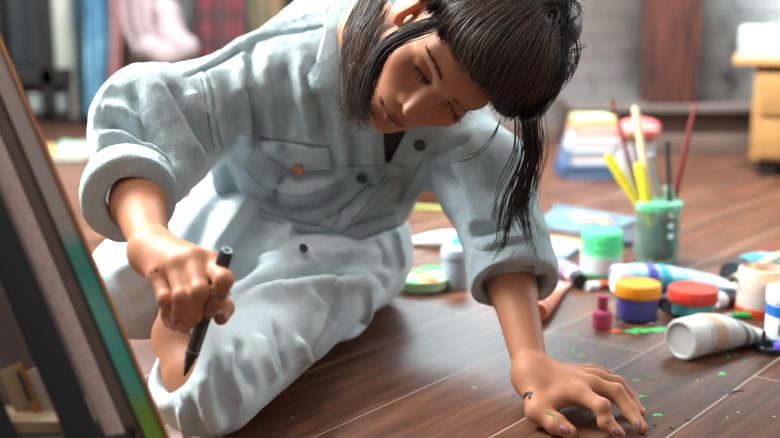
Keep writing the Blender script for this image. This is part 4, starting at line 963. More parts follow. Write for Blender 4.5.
# ================================================================ ROOM
def node_mat(name):
    m = bpy.data.materials.new(name); m.use_nodes = True; return m, m.node_tree, m.node_tree.nodes['Principled BSDF'], m.node_tree.links
def floor_mat():
    m, nt, b, L = node_mat('walnut_laminate'); N = nt.nodes.new
    tc = N('ShaderNodeTexCoord'); th = math.radians(51)
    # u along the planks, v across
    sx = N('ShaderNodeSeparateXYZ'); L.new(tc.outputs['Object'], sx.inputs[0])
    def lin(a, bb, c):
        m1 = N('ShaderNodeMath'); m1.operation = 'MULTIPLY'; m1.inputs[1].default_value = a; L.new(sx.outputs[0], m1.inputs[0])
        m2 = N('ShaderNodeMath'); m2.operation = 'MULTIPLY_ADD'; m2.inputs[1].default_value = bb; L.new(sx.outputs[1], m2.inputs[0]); L.new(m1.outputs[0], m2.inputs[2])
        m3 = N('ShaderNodeMath'); m3.operation = 'ADD'; m3.inputs[1].default_value = c; L.new(m2.outputs[0], m3.inputs[0]); return m3.outputs[0]
    u = lin(math.cos(th), math.sin(th), -1.40); v = lin(math.sin(th), -math.cos(th), .9785)
    cb = N('ShaderNodeCombineXYZ'); L.new(u, cb.inputs[0]); L.new(v, cb.inputs[1])
    br = N('ShaderNodeTexBrick'); br.inputs['Scale'].default_value = 1; br.inputs['Brick Width'].default_value = 1.2; br.inputs['Row Height'].default_value = .1605; br.inputs['Mortar Size'].default_value = .0013; br.inputs['Mortar Smooth'].default_value = .2
    br.inputs['Color1'].default_value = (0, 0, 0, 1); br.inputs['Color2'].default_value = (1, 1, 1, 1); br.inputs['Bias'].default_value = 0; L.new(cb.outputs[0], br.inputs['Vector'])
    mp = N('ShaderNodeMapping'); mp.inputs['Scale'].default_value = (2.2, 26, 1); L.new(cb.outputs[0], mp.inputs['Vector'])
    ad = N('ShaderNodeVectorMath'); ad.operation = 'ADD'; L.new(mp.outputs[0], ad.inputs[0])
    sc = N('ShaderNodeVectorMath'); sc.operation = 'SCALE'; sc.inputs['Scale'].default_value = 7; L.new(br.outputs['Color'], sc.inputs[0]); L.new(sc.outputs[0], ad.inputs[1])
    n1 = N('ShaderNodeTexNoise'); n1.inputs['Scale'].default_value = 1.6; n1.inputs['Detail'].default_value = 7; n1.inputs['Roughness'].default_value = .62; n1.inputs['Distortion'].default_value = .6; L.new(ad.outputs[0], n1.inputs['Vector'])
    cr = N('ShaderNodeValToRGB'); L.new(n1.outputs['Fac'], cr.inputs['Fac']); e = cr.color_ramp.elements
    e[0].position = .28; e[0].color = (.050, .016, .008, 1); e[1].position = .72; e[1].color = (.235, .094, .050, 1); k = e.new(.5); k.color = (.128, .048, .026, 1)
    hv = N('ShaderNodeMix'); hv.data_type = 'RGBA'; hv.blend_type = 'MULTIPLY'; L.new(br.outputs['Color'], hv.inputs['Factor']); L.new(cr.outputs[0], hv.inputs[6]); hv.inputs[7].default_value = (.82, .84, .86, 1)
    mx = N('ShaderNodeMix'); mx.data_type = 'RGBA'; L.new(br.outputs['Fac'], mx.inputs['Factor']); L.new(hv.outputs[2], mx.inputs[6]); mx.inputs[7].default_value = (.42, .31, .25, 1); L.new(mx.outputs[2], b.inputs['Base Color'])
    n2 = N('ShaderNodeTexNoise'); n2.inputs['Scale'].default_value = 3.0; n2.inputs['Detail'].default_value = 5; L.new(tc.outputs['Object'], n2.inputs['Vector'])
    mr = N('ShaderNodeMapRange'); mr.inputs['To Min'].default_value = .26; mr.inputs['To Max'].default_value = .44; L.new(n2.outputs['Fac'], mr.inputs['Value']); L.new(mr.outputs[0], b.inputs['Roughness'])
    bp = N('ShaderNodeBump'); bp.inputs['Strength'].default_value = .12; bp.inputs['Distance'].default_value = .001; L.new(n1.outputs['Fac'], bp.inputs['Height']); L.new(bp.outputs[0], b.inputs['Normal'])
    b.inputs['Specular IOR Level'].default_value = .38
    return m
fl = box('floor', (7.0, 7.6, .1), floor_mat(), None, (.2, 2.3, -.05), None, 0); fl.data.transform(Matrix.Translation((0, 0, 0))); tag(fl, kind='structure')
def brick_mat(name, c1, c2, dark, amount):
    m, nt, b, L = node_mat(name); N = nt.nodes.new; tc = N('ShaderNodeTexCoord')
    mp = N('ShaderNodeMapping'); mp.inputs['Rotation'].default_value = (math.pi/2, 0, 0); L.new(tc.outputs['Object'], mp.inputs['Vector'])
    br = N('ShaderNodeTexBrick'); br.inputs['Scale'].default_value = 1; br.inputs['Brick Width'].default_value = .24; br.inputs['Row Height'].default_value = .075; br.inputs['Mortar Size'].default_value = .007; br.inputs['Mortar Smooth'].default_value = .4
    br.inputs['Color1'].default_value = c1; br.inputs['Color2'].default_value = c2; br.inputs['Mortar'].default_value = tuple(q*.8 for q in c1[:3])+(1,); L.new(mp.outputs[0], br.inputs['Vector'])
    n = N('ShaderNodeTexNoise'); n.inputs['Scale'].default_value = 5; n.inputs['Detail'].default_value = 8; n.inputs['Roughness'].default_value = .65; L.new(tc.outputs['Object'], n.inputs['Vector'])
    cr = N('ShaderNodeValToRGB'); cr.color_ramp.elements[0].position = amount; cr.color_ramp.elements[1].position = amount+.12; L.new(n.outputs['Fac'], cr.inputs['Fac'])
    mx = N('ShaderNodeMix'); mx.data_type = 'RGBA'; L.new(cr.outputs[0], mx.inputs['Factor']); L.new(br.outputs['Color'], mx.inputs[6]); mx.inputs[7].default_value = dark; L.new(mx.outputs[2], b.inputs['Base Color'])
    bp = N('ShaderNodeBump'); bp.inputs['Strength'].default_value = .6; bp.inputs['Distance'].default_value = .006; L.new(br.outputs['Fac'], bp.inputs['Height']); bp.invert = True; L.new(bp.outputs[0], b.inputs['Normal']); b.inputs['Roughness'].default_value = .85
    return m
m_wb = brick_mat('whitewashed_brick', (.84, .93, .96, 1), (.79, .89, .92, 1), (.36, .38, .38, 1), .60)
m_wb2 = brick_mat('worn_brick', (.72, .78, .80, 1), (.54, .58, .60, 1), (.07, .068, .064, 1), .52)
YB = 3.85
o = box('wall_back', (1.12, .2, 2.9), m_wb, None, (.44, YB+.1, 1.45), None, 0); tag(o, kind='structure')
o = box('wall_back_right', (2.7, .2, 2.9), m_wb2, None, (2.35, YB+.12, 1.45), None, 0); tag(o, kind='structure')
o = box('wall_left', (3.3, .2, 2.9), mat('dim_plaster', (.13, .115, .105, 1), rough=.9, var=.2, vscale=4), None, (-1.65, 5.6, 1.45), None, 0); tag(o, kind='structure')
o = box('wall_front', (.2, 1.75, 2.9), m_wb, None, (-.02, 4.775, 1.45), None, 0); o.name = 'wall_corner'; tag(o, kind='structure')
m_wp = mat('left_plaster', (.55, .56, .56, 1), rough=.9)
for nm_, y0, y1, z0, z1 in (('wall_left_sill', 1.25, 3.05, 0, 1.45), ('wall_left_head', 1.25, 3.05, 3.15, 3.4), ('wall_left_near', -1.4, 1.25, 0, 3.4), ('wall_left_far', 3.05, 5.6, 0, 3.4)):
    o = box(nm_, (.2, y1-y0, z1-z0), m_wp, None, (-1.9, (y0+y1)/2, (z0+z1)/2), None, 0); tag(o, kind='structure')
for nm_, y0, y1, z0, z1 in (('wall_right_sill', 2.0, 3.5, 0, .6), ('wall_right_head', 2.0, 3.5, 2.1, 2.9), ('wall_right_near', -1.4, 2.0, 0, 2.9), ('wall_right_far', 3.5, 3.86, 0, 2.9)):
    o = box(nm_, (.2, y1-y0, z1-z0), m_wp, None, (3.56, (y0+y1)/2, (z0+z1)/2), None, 0); tag(o, kind='structure')
m_fr = mat('window_paint', (.6, .6, .58, 1), rough=.5)
wn = bpy.data.objects.new('window_1', None); COL.objects.link(wn); wn.location = (-1.9, 2.15, 2.3); tag(wn, kind='structure')
for y, z, sy, sz in ((-.875, 0, .05, 1.7), (.875, 0, .05, 1.7), (0, -.825, 1.8, .05), (0, .825, 1.8, .05), (0, 0, .035, 1.7)): box('window_frame', (.06, sy, sz), m_fr, wn, (.03, y, z), None, .004)
wn2 = bpy.data.objects.new('window_2', None); COL.objects.link(wn2); wn2.location = (3.56, 2.75, 1.35); tag(wn2, kind='structure')
for y, z, sy, sz in ((-.725, 0, .05, 1.5), (.725, 0, .05, 1.5), (0, -.725, 1.5, .05), (0, .725, 1.5, .05)): box('window_frame', (.06, sy, sz), m_fr, wn2, (-.03, y, z), None, .004)
m_post = mat('red_brown_post', (.022, .008, .006, 1), rough=.7, col2=(.11, .028, .013, 1), vscale=7, stretch=(9, 9, .8), bump=.4, bscale=20)
o = box('trim_1', (.165, .15, 2.75), m_post, None, ((677-390)/FPX*3.62, YB-.10, 1.5275), None, .008); tag(o, kind='structure')
m_step = mat('step_wood', (.030, .016, .012, 1), rough=.5, col2=(.075, .042, .032, 1), vscale=8, stretch=(1, 8, 12))
o = box('trim_2', (2.7, .26, .135), m_step, None, (1.95+.02, YB-.10, .0675), None, .006); tag(o, kind='structure')
o = box('trim_3', (2.7, .29, .018), mat('step_top', (.095, .072, .063, 1), rough=.5, var=.15, vscale=10, stretch=(1, 8, 8)), None, (1.96, YB-.115, .1445), None, .004); tag(o, kind='structure')
o = box('baseboard_back', (2.7, .05, .060), mat('skirting', (.11, .072, .057, 1), rough=.5, var=.2, vscale=10, stretch=(1, 8, 8)), None, (1.97, YB-.26, .030), None, .004); tag(o, kind='structure')
o = box('baseboard_left', (.62, .03, .07), mat('skirting', (.17, .115, .09, 1)), None, (.29, YB-.015, .035), None, .004); tag(o, kind='structure')
# ---- low cabinet at the right
dC = 3.12; xc = (752-390)/FPX*dC; zt = lambda y, d: float(W(0, y, d)[2]); yc = float(W(0, 120, dC)[1])
RC_ = rotz(-.33); c0 = np.array([xc, yc, 0]); cb_ = root('low_cabinet', c0+RC_@np.array([.25, .2, 0]), 'low tan wooden cabinet on dark feet standing at the frame edge', 'cabinet', None, RC_); m_tan = mat('tan_wood', srgb(158, 116, 68), rough=.5, var=.1, vscale=6, stretch=(1, 1, 14)); m_df = mat('dark_foot', (.03, .025, .022, 1), rough=.5)
zb, zz = .045, zt(72, dC)
box('body', (.50, .40, zz-zb), m_tan, cb_, (0, 0, (zb+zz)/2), None, .006)
box('drawer_front', (.46, .012, (zz-zb)*.42), m_tan, cb_, (0, -.205, zb+(zz-zb)*.26), None, .003); box('drawer_front', (.46, .012, (zz-zb)*.42), m_tan, cb_, (0, -.205, zb+(zz-zb)*.74), None, .003)
for sx in (-.2, .2):
    for sy in (-.15, .15): box('foot', (.05, .05, zb), m_df, cb_, (sx, sy, zb/2), None, .003)
box('plinth', (.46, .30, .02), m_df, cb_, (0, .02, zb-.012), None, .002)
box('riser', (.44, .34, .022), m_df, cb_, (0, .02, zz+.011), None, .002)
box('top_board', (.58, .42, .018), mat('board_wood', srgb(196, 140, 84), rough=.5, var=.1, vscale=8), cb_, (-.02, 0, zz+.031), None, .003)
zw = zz+.040
wbx = box('white_box', (.52, .38, .085), mat('white_card', (.36, .39, .41, 1), rough=.6), None, c0+RC_@np.array([.21, .2, 0])+np.array([0, 0, zw+.0425]), RC_, .004); tag(wbx, 'flat white box lying on the low tan cabinet', 'box')
pb = root('paint_bottle', c0+RC_@np.array([.105, .12, 0])+np.array([0, 0, zw+.085]), 'purple paint bottle standing on the white box', 'paint bottle')
lathe('bottle_body', [(0, 0), (.030, 0), (.034, .004), (.034, .085), (.026, .1), (.014, .108), (0, .108)], 32, plastic('purple_body', (92, 52, 150), .4), pb); lathe('label', [(.0343, .012), (.0348, .012), (.0348, .045), (.0343, .045)], 32, plastic('blue_label', (40, 90, 170), .4), pb); lathe('cap', [(0, .106), (.015, .106), (.015, .128), (0, .13)], 24, P_white, pb)
# ---- stack of books against the wall
GBk = 'books stacked against the white wall'
def book(label, x0, x1, y0, y1, d, cov, page, dz=.16, rot=0.0):
    xa, xb = (x0-390)/FPX*d, (x1-390)/FPX*d; z0, z1 = zt(y1, d), zt(y0, d); z0 = max(z0, 0); yy = float(W(0, (y0+y1)/2, d)[1])+dz/2; w_ = xb-xa; h = z1-z0
    t = root('book', ((xa+xb)/2, yy, z0), label, 'book', GBk, rotz(rot)); c = min(.004, h*.15)
    box('page_block', (w_*.97, dz*.96, h-2*c), page, t, (.002, 0, h/2), None, .001, 1); box('front_cover', (w_, dz, c), cov, t, (0, 0, h-c/2), None, .0008, 1); box('back_cover', (w_, dz, c), cov, t, (0, 0, c/2), None, .0008, 1); box('spine', (c, dz, h), cov, t, (-w_/2+c/2, 0, h/2), None, .0008, 1)
    return z1
pg = mat('pages', (.72, .70, .66, 1), rough=.8)
def pl(n, c): return plastic(n, c, .6)
dB = 3.08
yb = [183, 166.5, 152, 142, 132, 124.5, 119]
book('thick navy book at the bottom of the stack', 562, 614, yb[1], yb[0], dB, pl('navy', (58, 82, 118)), pl('navy_edge', (86, 110, 140)))
book('slate blue book second from the bottom of the stack', 568, 622, yb[2], yb[1], dB, pl('slate_blue', (92, 112, 140)), pg, rot=.04)
book('pale grey book in the middle of the stack', 572, 618, yb[3], yb[2], dB, pl('pale_grey', (186, 190, 198)), pg, rot=-.03)
book('white book with pink covers above the grey one', 576, 624, yb[4], yb[3], dB, pl('pinkish', (226, 170, 168)), pg, rot=.02)
book('orange book second from the top of the stack', 577, 622, yb[5], yb[4], dB, pl('orange_cover', (212, 146, 100)), pg, rot=-.02)
book('yellow green book on top of the stack', 580, 618, yb[6], yb[5], dB, pl('yellow_cover', (190, 192, 140)), pl('yellow_page', (226, 214, 160)), rot=.05)
pk = root('pencil_case', np.array([(640-390)/FPX*3.0, float(W(0, 150, 3.0)[1])+.03, 0]), 'coral pink fabric bag on a grey tin behind the brushes', 'bag')
m_coral = plastic('coral', (226, 108, 104), .7); hh = zt(142, 3.0)
S = SDF(); S.u(EL((0, 0, .032), (.050, .036, .034), None, .01), RC((-.036, 0, .030), (.036, 0, .036), .026, .024, .02)); S.func(lambda P, d: d-.003*wob(P, 45, 3, 2)); V, Q = surface_nets(S, .004); V = V+np.array([0, 0, hh-.004]); mesh_np('bag_body', V, Q, m_coral, pk)
tube_ = [np.array([math.cos(a)*.046, -.034, hh+.036+.003*math.sin(a)]) for a in np.linspace(0, math.pi, 12)]; tubes('zipper', [np.array(tube_)], [.0025], 6, P_white, pk, (1, 1))
tn = root('tin', np.array([(640-390)/FPX*3.0, float(W(0, 150, 3.0)[1])+.03, 0]), 'grey tin under the coral bag beside the book stack', 'tin')
lathe('tin_body', [(0, 0), (.046, 0), (.048, .003), (.048, hh-.008), (.046, hh-.004), (0, hh-.004)], 36, plastic('tin_grey', (150, 150, 156), .35), tn); lathe('tin_rim', [(.047, hh-.012), (.0495, hh-.012), (.0495, hh-.004), (.047, hh-.004)], 36, plastic('tin_rim', (180, 180, 184), .3), tn)
# ---- clothes on a rail at the back left
dR = 4.35
def garment(name, label, cat, left, right, d, m, thick=.05, waves=5, seed=0, sleeves=(), amp=.018):
    """hanging garment: front and back sheets with drape folds between a left and a right outline"""
    nu, nv = 36, 40; r_ = np.random.default_rng(seed)
    def side(p):
        p = np.asarray(p, float); s = np.linspace(0, 1, nv); k = (p[:, 1]-p[0, 1])/(p[-1, 1]-p[0, 1]); return np.interp(s, k, p[:, 0]), p[0, 1]+s*(p[-1, 1]-p[0, 1])
    lx, ly = side(left); rx, ry = side(right); ph = r_.uniform(0, 6.28, 4); T, B = [], []
    for j in range(nv):
        v = j/(nv-1)
        for i in range(nu):
            u = i/(nu-1); px = lx[j]+(rx[j]-lx[j])*u; py = ly[j]+(ry[j]-ly[j])*u
            f = amp*(.4+.8*v)*math.sin(2*math.pi*waves*u+ph[0]+.8*math.sin(3*v+ph[1]))+amp*.5*math.sin(2*math.pi*waves*1.7*u+ph[2]-1.5*v)
            ed = math.sin(math.pi*min(max(u, .0), 1))**.5; hh_ = thick*ed*(1 if v < .97 else .6)
            p = W(px, py, d); T.append(p+np.array([0, f-hh_, 0])); B.append(p+np.array([0, f+hh_+.003, 0]))
    n = nu*nv; id_ = np.arange(n).reshape(nv, nu); q = np.stack([id_[:-1, :-1], id_[:-1, 1:], id_[1:, 1:], id_[1:, :-1]], -1).reshape(-1, 4)
    rim = np.concatenate([id_[0, :], id_[1:, -1], id_[-1, ::-1][1:], id_[::-1, 0][1:]]); a, b = rim[:-1], rim[1:]
    t = root(name, W((lx[0]+rx[0])/2, ly[0], d), label, cat, 'clothes hanging on the rail'); off = np.array(t.location)
    mesh_np('garment_body', np.concatenate([T, B])-off, np.concatenate([q[:, ::-1], q+n, np.stack([a, b, b+n, a+n], 1)]), m, t)
    for pts, rad in sleeves:
        S = SDF(); P = [W(x, y, d-.05) for x, y in pts]
        for k in range(len(P)-1): S.u(RC(P[k], P[k+1], rad[k], rad[k+1], .02))
        S.func(lambda P, d: d-.006*wob(P, 22, seed, 2)); V, Q = surface_nets(S, .010); mesh_np('sleeve', V-off, Q, m, t)
    hook = [W((lx[0]+rx[0])/2, ly[0]+1, d), W((lx[0]+rx[0])/2, -205, d), W((lx[0]+rx[0])/2+3, -211, d), W((lx[0]+rx[0])/2+1, -215, d)]
    tubes('hanger_hook', [spline([h-off for h in hook], 12)], [.003], 6, mat('steel', (.45, .46, .46, 1)), t, (1, 1))
    return t
def plaid():
    m, nt, b, L = node_mat('red_plaid'); N = nt.nodes.new; tc = N('ShaderNodeTexCoord'); out = None
    for dr, sc in (('X', 9), ('Z', 9)):
        w_ = N('ShaderNodeTexWave'); w_.bands_direction = dr; w_.inputs['Scale'].default_value = sc/3; L.new(tc.outputs['Object'], w_.inputs['Vector'])
        if out is None: out = w_.outputs['Fac']
        else: a = N('ShaderNodeMath'); a.operation = 'MULTIPLY'; L.new(out, a.inputs[0]); L.new(w_.outputs['Fac'], a.inputs[1]); out = a.outputs[0]
    cr = N('ShaderNodeValToRGB'); L.new(out, cr.inputs['Fac']); cr.color_ramp.elements[0].color = (.035, .012, .014, 1); cr.color_ramp.elements[1].color = (.095, .013, .016, 1); cr.color_ramp.elements[1].position = .6; L.new(cr.outputs[0], b.inputs['Base Color']); b.inputs['Roughness'].default_value = .9; return m
garment('jeans', 'pale blue denim garment hanging leftmost among the clothes', 'jeans', [(88, -200), (86, 0), (86, 60), (88, 118)], [(112, -200), (111, 0), (113, 60), (108, 122)], dR-.10, mat('blue_denim', srgb(58, 100, 126), rough=.85, col2=srgb(106, 148, 168), vscale=9), .03, 3, 1)
garment('jacket', 'dark slate garment hanging behind the pale blue denim', 'jacket', [(68, -200), (70, 0), (76, 60), (80, 118)], [(90, -200), (90, 0), (92, 60), (90, 122)], dR+.06, mat('slate_cloth', srgb(58, 78, 88), rough=.9), .03, 3, 2)
garment('sweater', 'pale pink sweater hanging with one sleeve swung aside', 'sweater', [(112, -200), (108, -40), (116, 20), (138, 66)], [(160, -200), (164, -40), (166, 20), (176, 64)], dR-.12, mat('dusty_pink', srgb(140, 122, 124), rough=.95, var=.08, vscale=20), .05, 4, 3, [([(166, 10), (170, 34), (180, 46)], (.05, .055, .06)), ([(150, 48), (168, 54), (186, 48)], (.05, .06, .055))])
garment('coat', 'brown coat hanging behind the pale pink sweater', 'coat', [(104, -200), (106, 0), (104, 60), (92, 122)], [(166, -200), (168, 0), (170, 60), (170, 122)], dR+.10, mat('brown_cloth', srgb(112, 92, 86), rough=.95, var=.1, vscale=10), .05, 4, 4)
garment('scarf', 'dusty coral scarf hanging between denim and pink sweater', 'scarf', [(108, -200), (110, 0), (111, 40), (108, 92)], [(119, -200), (120, 0), (122, 40), (120, 96)], dR-.24, mat('coral_cloth', srgb(140, 94, 90), rough=.95), .02, 2, 5)
garment('dress', 'black and grey striped dress hanging beside the plaid shirt', 'dress', [(164, -200), (163, 0), (164, 50), (162, 122)], [(197, -200), (196, 0), (198, 50), (204, 122)], dR+.02, mat('black_stripe', (.015, .017, .018, 1), rough=.9, col2=(.12, .13, .13, 1), vscale=14, stretch=(7, 1, .4)), .04, 4, 6)
garment('shirt', 'dark red plaid shirt hanging rightmost among the clothes', 'shirt', [(198, -200), (194, 0), (196, 60), (198, 110)], [(246, -200), (246, 0), (248, 60), (248, 110)], dR-.06, plaid(), .05, 4, 7)
garment('blouse', 'dark olive blouse with orange flecks right of the plaid shirt', 'blouse', [(248, -200), (246, 0), (250, 60), (250, 90)], [(282, -200), (284, 0), (284, 60), (284, 90)], dR+.05, mat('olive_cloth', srgb(70, 82, 60), rough=.95, col2=srgb(150, 84, 62), vscale=8), .04, 3, 8)
rl = root('clothes_rail', (float(W(180, 0, dR)[0]), float(W(180, 0, dR)[1]), 0), 'black metal clothes rail holding the hanging clothes', 'clothes rail')
ry0, rz0 = float(W(0, -212, dR)[1]), zt(-212, dR); ro = np.array(rl.location); m_rail = mat('rail_black', (.03, .03, .032, 1), rough=.4, metal=.5)
xl, xr = float(W(66, 0, dR)[0]), float(W(330, 0, dR)[0])
tubes('rail_bar', [np.array([[xl, ry0, rz0], [(xl+xr)/2, ry0, rz0], [xr, ry0, rz0]])-ro], [.012], 10, m_rail, rl, (1, 1))
for x in (xl, xr):
    tubes('post', [np.array([[x, ry0+.16, .03], [x, ry0+.10, rz0/2], [x, ry0, rz0]])-ro], [.013], 10, m_rail, rl, (1, 1)); tubes('foot', [np.array([[x, ry0-.06, .013], [x, ry0+.1, .013], [x, ry0+.34, .013]])-ro], [.013], 10, m_rail, rl, (1, 1))
# ---- dark open shelf unit far left
dS = 4.5
su = root('shelf_unit', (float(W(32, 0, dS)[0]), float(W(32, 100, dS)[1]), 0), 'dark wooden shelf unit standing left of the hanging clothes', 'shelf'); so = np.array(su.location); m_dw = mat('dark_wood', (.008, .005, .0045, 1), rough=.75, var=.3, vscale=10)
def sbox(nm_, x0, x1, y0, y1, dep, m, dy=0.0):
    xa, xb = (x0-390)/FPX*dS, (x1-390)/FPX*dS; z0, z1 = zt(y1, dS), zt(y0, dS); return box(nm_, (xb-xa, dep, z1-z0), m, su, np.array([(xa+xb)/2, so[1]+dep/2+dy, (z0+z1)/2])-so, None, .004)
zf = 219+FPX*math.tan(math.atan(1)*0)  # horizon helper not used
yfl = 219-FPX*(.1977-.5/dS)/.98
sbox('post', -20, 6, -160, yfl, .06, m_dw); sbox('post', 41, 55, -160, yfl, .06, m_dw); sbox('shelf', -10, 72, 68, 86, .30, m_dw); sbox('shelf', -10, 72, 112, 121, .30, m_dw); sbox('back_panel', -10, 72, -150, yfl, .02, mat('grey_board', srgb(92, 100, 104), rough=.8, var=.1, vscale=4), .30); sbox('post', 66, 73, 86, yfl, .06, m_dw); sbox('pale_panel', 55, 73, -150, 68, .02, mat('pale_board', srgb(168, 170, 160), rough=.8, var=.06, vscale=4), .04); sbox('rear_panel', -10, 72, 86, 112, .02, m_dw, .26)
z_s = zt(112, dS); wx = root('storage_box', np.array([float(W(46, 0, dS)[0]), so[1]+.13, z_s]), 'pale grey box on the low shelf of the dark unit', 'box'); m_pg = mat('pale_box', srgb(128, 134, 132), rough=.7)
box('box_body', (.17, .2, .058), m_pg, wx, (0, 0, .029), None, .004); box('lid', (.176, .206, .018), m_pg, wx, (0, 0, .062), None, .003)
garment('sheet', 'cream cloth hanging below the slate garment by the shelf', 'cloth', [(75, -200), (75, 0), (74, 70), (73, 122)], [(86, -200), (86, 0), (90, 70), (90, 126)], dR+.16, mat('cream_cloth', srgb(176, 174, 162), rough=.95), .03, 2, 9)
# ---- palette with paints on the floor at the left
pp = root('paint_palette', F(72, 157), 'pale paint palette with green, yellow and red blobs on the floor at left', 'palette'); pp.scale = (1.05, 1.5, 1.6)
lathe('palette_board', [(0, 0), (.088, 0), (.090, .004), (.086, .010), (0, .010)], 40, plastic('palette_pale', (136, 130, 120), .5), pp, mod=lambda a, z: 1+.12*math.cos(2*a))
for i, (x, y, c, rr) in enumerate(((-.03, .03, (111, 145, 125), .034), (.02, .0, (145, 158, 140), .034), (-.062, -.012, (152, 71, 44), .016), (-.045, -.035, (158, 136, 71), .018), (.055, .012, (152, 130, 118), .022), (.0, -.05, (170, 167, 158), .026), (.03, .05, (88, 125, 111), .022))):
    o = lathe('paint_blob', [(0, .010), (rr, .010), (rr*.85, .022), (rr*.4, .030), (0, .031)], 20, plastic('blob_%d' % i, c, .45), pp, mod=lambda a, z, i=i: 1+.13*math.sin(3*a+i)); o.location = (x, y, 0)
# ================================================================ EASEL AND CANVAS in the near left
# everything leans with the same slope; e_u = direction up the slope, e_t = across it, e_w = away from the camera
eb, et_ = W(169, 438, 1.0), W(9, 60, 1.03)
e_u = nrm(et_-eb); e_w = nrm(np.array([-.50, 1.0, 0])-e_u*np.dot(e_u, [-.50, 1.0, 0])); e_t = np.cross(e_w, e_u)*1.0
if e_t[0] < 0: e_t = -e_t
ER = np.stack([e_t, e_w, e_u], 1)
def at_row(x, y, d):                                     # slope-frame coordinates of a picture point
    return ER.T@(W(x, y, d)-eb)
def bar(name, x0, x1, y, d, u0, u1, dep, m, par, off, bev=.002):
    a, b = at_row(x0, y, d), at_row(x1, y, d); w_ = b[0]-a[0]
    return box(name, (w_, dep, u1-u0), m, par, ER@np.array([(a[0]+b[0])/2, a[1]+dep/2, (u0+u1)/2])+eb-off, ER, bev)
u_floor = float((0.004-eb[2])/e_u[2])
ca = root('canvas', eb, 'stretched canvas seen edge-on with teal and green paint on its side', 'canvas'); co = np.array(ca.location)
def side_paint():
    m, nt, b, L = node_mat('canvas_side'); N = nt.nodes.new; tc = N('ShaderNodeTexCoord'); sp_ = N('ShaderNodeVectorMath'); sp_.operation = 'DOT_PRODUCT'; sp_.inputs[1].default_value = tuple(float(q) for q in e_u); L.new(tc.outputs['Object'], sp_.inputs[0])
    n = N('ShaderNodeTexNoise'); n.inputs['Scale'].default_value = 26; n.inputs['Detail'].default_value = 6; L.new(tc.outputs['Object'], n.inputs['Vector'])
    a = N('ShaderNodeMath'); a.operation = 'MULTIPLY_ADD'; a.inputs[1].default_value = .07; L.new(n.outputs['Fac'], a.inputs[0]); L.new(sp_.outputs['Value'], a.inputs[2])
    mr = N('ShaderNodeMapRange'); mr.inputs['From Min'].default_value = -.05; mr.inputs['From Max'].default_value = .45; L.new(a.outputs[0], mr.inputs['Value'])
    cr = N('ShaderNodeValToRGB'); L.new(mr.outputs[0], cr.inputs['Fac']); e = cr.color_ramp.elements
    e[0].position = 0; e[0].color = srgb(60, 110, 40); e[1].position = 1; e[1].color = srgb(150, 136, 130)
    for p, c in ((.16, srgb(112, 142, 30)), (.24, srgb(100, 136, 50)), (.28, srgb(70, 140, 120)), (.36, srgb(60, 146, 134)), (.42, srgb(88, 150, 138)), (.50, srgb(40, 128, 112)), (.57, srgb(60, 130, 114)), (.62, srgb(150, 138, 130))):
        q = e.new(p); q.color = c
    L.new(cr.outputs[0], b.inputs['Base Color']); b.inputs['Roughness'].default_value = .6; return m
m_gb = mat('raw_canvas', srgb(128, 116, 110), rough=.8, var=.08, vscale=40); m_or = mat('painted_face', srgb(150, 84, 60), rough=.6, col2=srgb(176, 116, 62), vscale=14)
bar('painted_side', 84, 105, 292, 1.0, -.22, .62, .024, side_paint(), ca, co)
bar('painted_face', 104.5, 109, 292, 1.0, -.22, .62, .026, m_or, ca, co, .001)
bar('stretcher_bar', 66, 84.5, 292, 1.004, -.22, .62, .035, mat('brown_bar', srgb(98, 82, 74), rough=.7, var=.12, vscale=30), ca, co)
bar('canvas_back', 20, 68, 292, 1.045, -.20, .60, .012, m_gb, ca, co)
ea = root('easel', ER@np.array([at_row(25, 292, .96)[0], 0, u_floor])+eb, 'black metal easel propping up the canvas in the near corner', 'easel'); eo = np.array(ea.location)
m_blk = mat('easel_black', (.012, .013, .015, 1), rough=.45, spec=.4)
bar('wooden_rail', 45, 67, 292, .985, -.24, .64, .03, mat('grey_wood', srgb(176, 152, 146), rough=.7, var=.12, vscale=20, stretch=(20, 20, 2)), ea, eo)
bar('mast', 6, 43, 292, .955, u_floor+.022, .70, .030, m_blk, ea, eo, .003)
bar('leg', -66, -26, 330, .965, u_floor+.030, .60, .030, m_blk, ea, eo, .003)
bar('grey_panel', -60, 8, 292, 1.02, .05, .60, .010, mat('grey_panel', srgb(140, 128, 124), rough=.8, var=.08, vscale=20), ea, eo)
pa, pb_ = W(-60, 452, .94), W(80, 452, .94)
box('ledge', (.22, .10, .030), m_blk, ea, W(10, 450, .98)-eo, None, .003)
wbx2 = root('paint_box', W(36, 470, 1.02)*np.array([1, 1, 0]), 'tan wooden paint box with a yellow edge behind the easel', 'paint box'); bo = np.array(wbx2.location)
m_tb = mat('tan_box', srgb(168, 136, 104), rough=.6, var=.1, vscale=14); m_ye = plastic('yellow_edge', (190, 132, 30), .5); m_cr = plastic('cream_inside', (196, 178, 158), .6)
zb2 = zt(404, 1.02); box('box_body', (.16, .12, zb2), m_tb, wbx2, (0, .03, zb2/2), None, .003)
lidR = ER
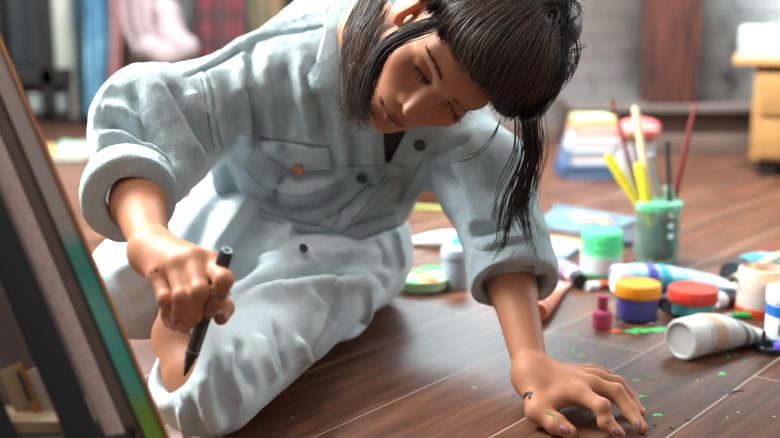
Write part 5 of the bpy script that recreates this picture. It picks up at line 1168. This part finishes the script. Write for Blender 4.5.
def lidbar(nm_, x0, x1, y, d, u0, u1, dep, m): return bar(nm_, x0, x1, y, d, u0, u1, dep, m, wbx2, bo, .002)
lidbar('lid', 2, 22, 380, 1.0, -.0, .12, .008, m_tb); lidbar('lid_edge', 21, 29, 380, 1.0, -.02, .12, .010, m_ye); lidbar('lid_lining', 28, 52, 380, 1.006, -.02, .11, .006, m_cr)
box('latch', (.004, .006, .030), P_black, wbx2, W(24, 386, .99)-bo, ER, .001)
# ================================================================ CAMERA, LIGHT
cd = bpy.data.cameras.new('camera'); cam = bpy.data.objects.new('camera', cd); COL.objects.link(cam)
cam.location = CAM; cam.rotation_euler = (math.pi/2-PITCH, 0, 0); cd.sensor_width = 36; cd.lens = 36*FPX/780; cd.clip_start = .05
cd.dof.use_dof = True; cd.dof.focus_distance = 1.27; cd.dof.aperture_fstop = 2.7
SC.camera = cam
SC.view_settings.view_transform = 'Standard'; SC.view_settings.look = 'None'; SC.view_settings.gamma = 1; SC.view_settings.exposure = 0.18
w = bpy.data.worlds.new('World'); SC.world = w; w.use_nodes = True
w.node_tree.nodes['Background'].inputs[0].default_value = (1.0, .95, .90, 1); w.node_tree.nodes['Background'].inputs[1].default_value = .37
def area_light(name, loc, aim, sx, sy, power, col):
    l = bpy.data.lights.new(name, 'AREA'); l.shape = 'RECTANGLE'; l.size = sx; l.size_y = sy; l.energy = power; l.color = col
    o = bpy.data.objects.new(name, l); COL.objects.link(o); o.location = loc; o.rotation_euler = Vector(aim).to_track_quat('-Z', 'Y').to_euler(); return o
area_light('window_daylight', (-1.76, 2.15, 2.3), (1.66, -.80, -2.05), 1.6, 1.5, 300, (.92, .985, 1.0))
area_light('added_wall_fill', (.15, 2.6, 2.6), (.14, .92, -.36), 1.6, .4, 350, (.90, .98, 1.0))  # added fill brightening the back wall and floor sheen, not a real fixture
area_light('front_ceiling_lamp', (-.45, .75, 2.7), (.1, .2, -1), .6, .6, 20, (1.0, .95, .88))
area_light('side_window_daylight', (3.36, 2.75, 1.35), (-2.6, 1.0, -.75), 1.3, 1.3, 60, (.88, .96, 1.0))
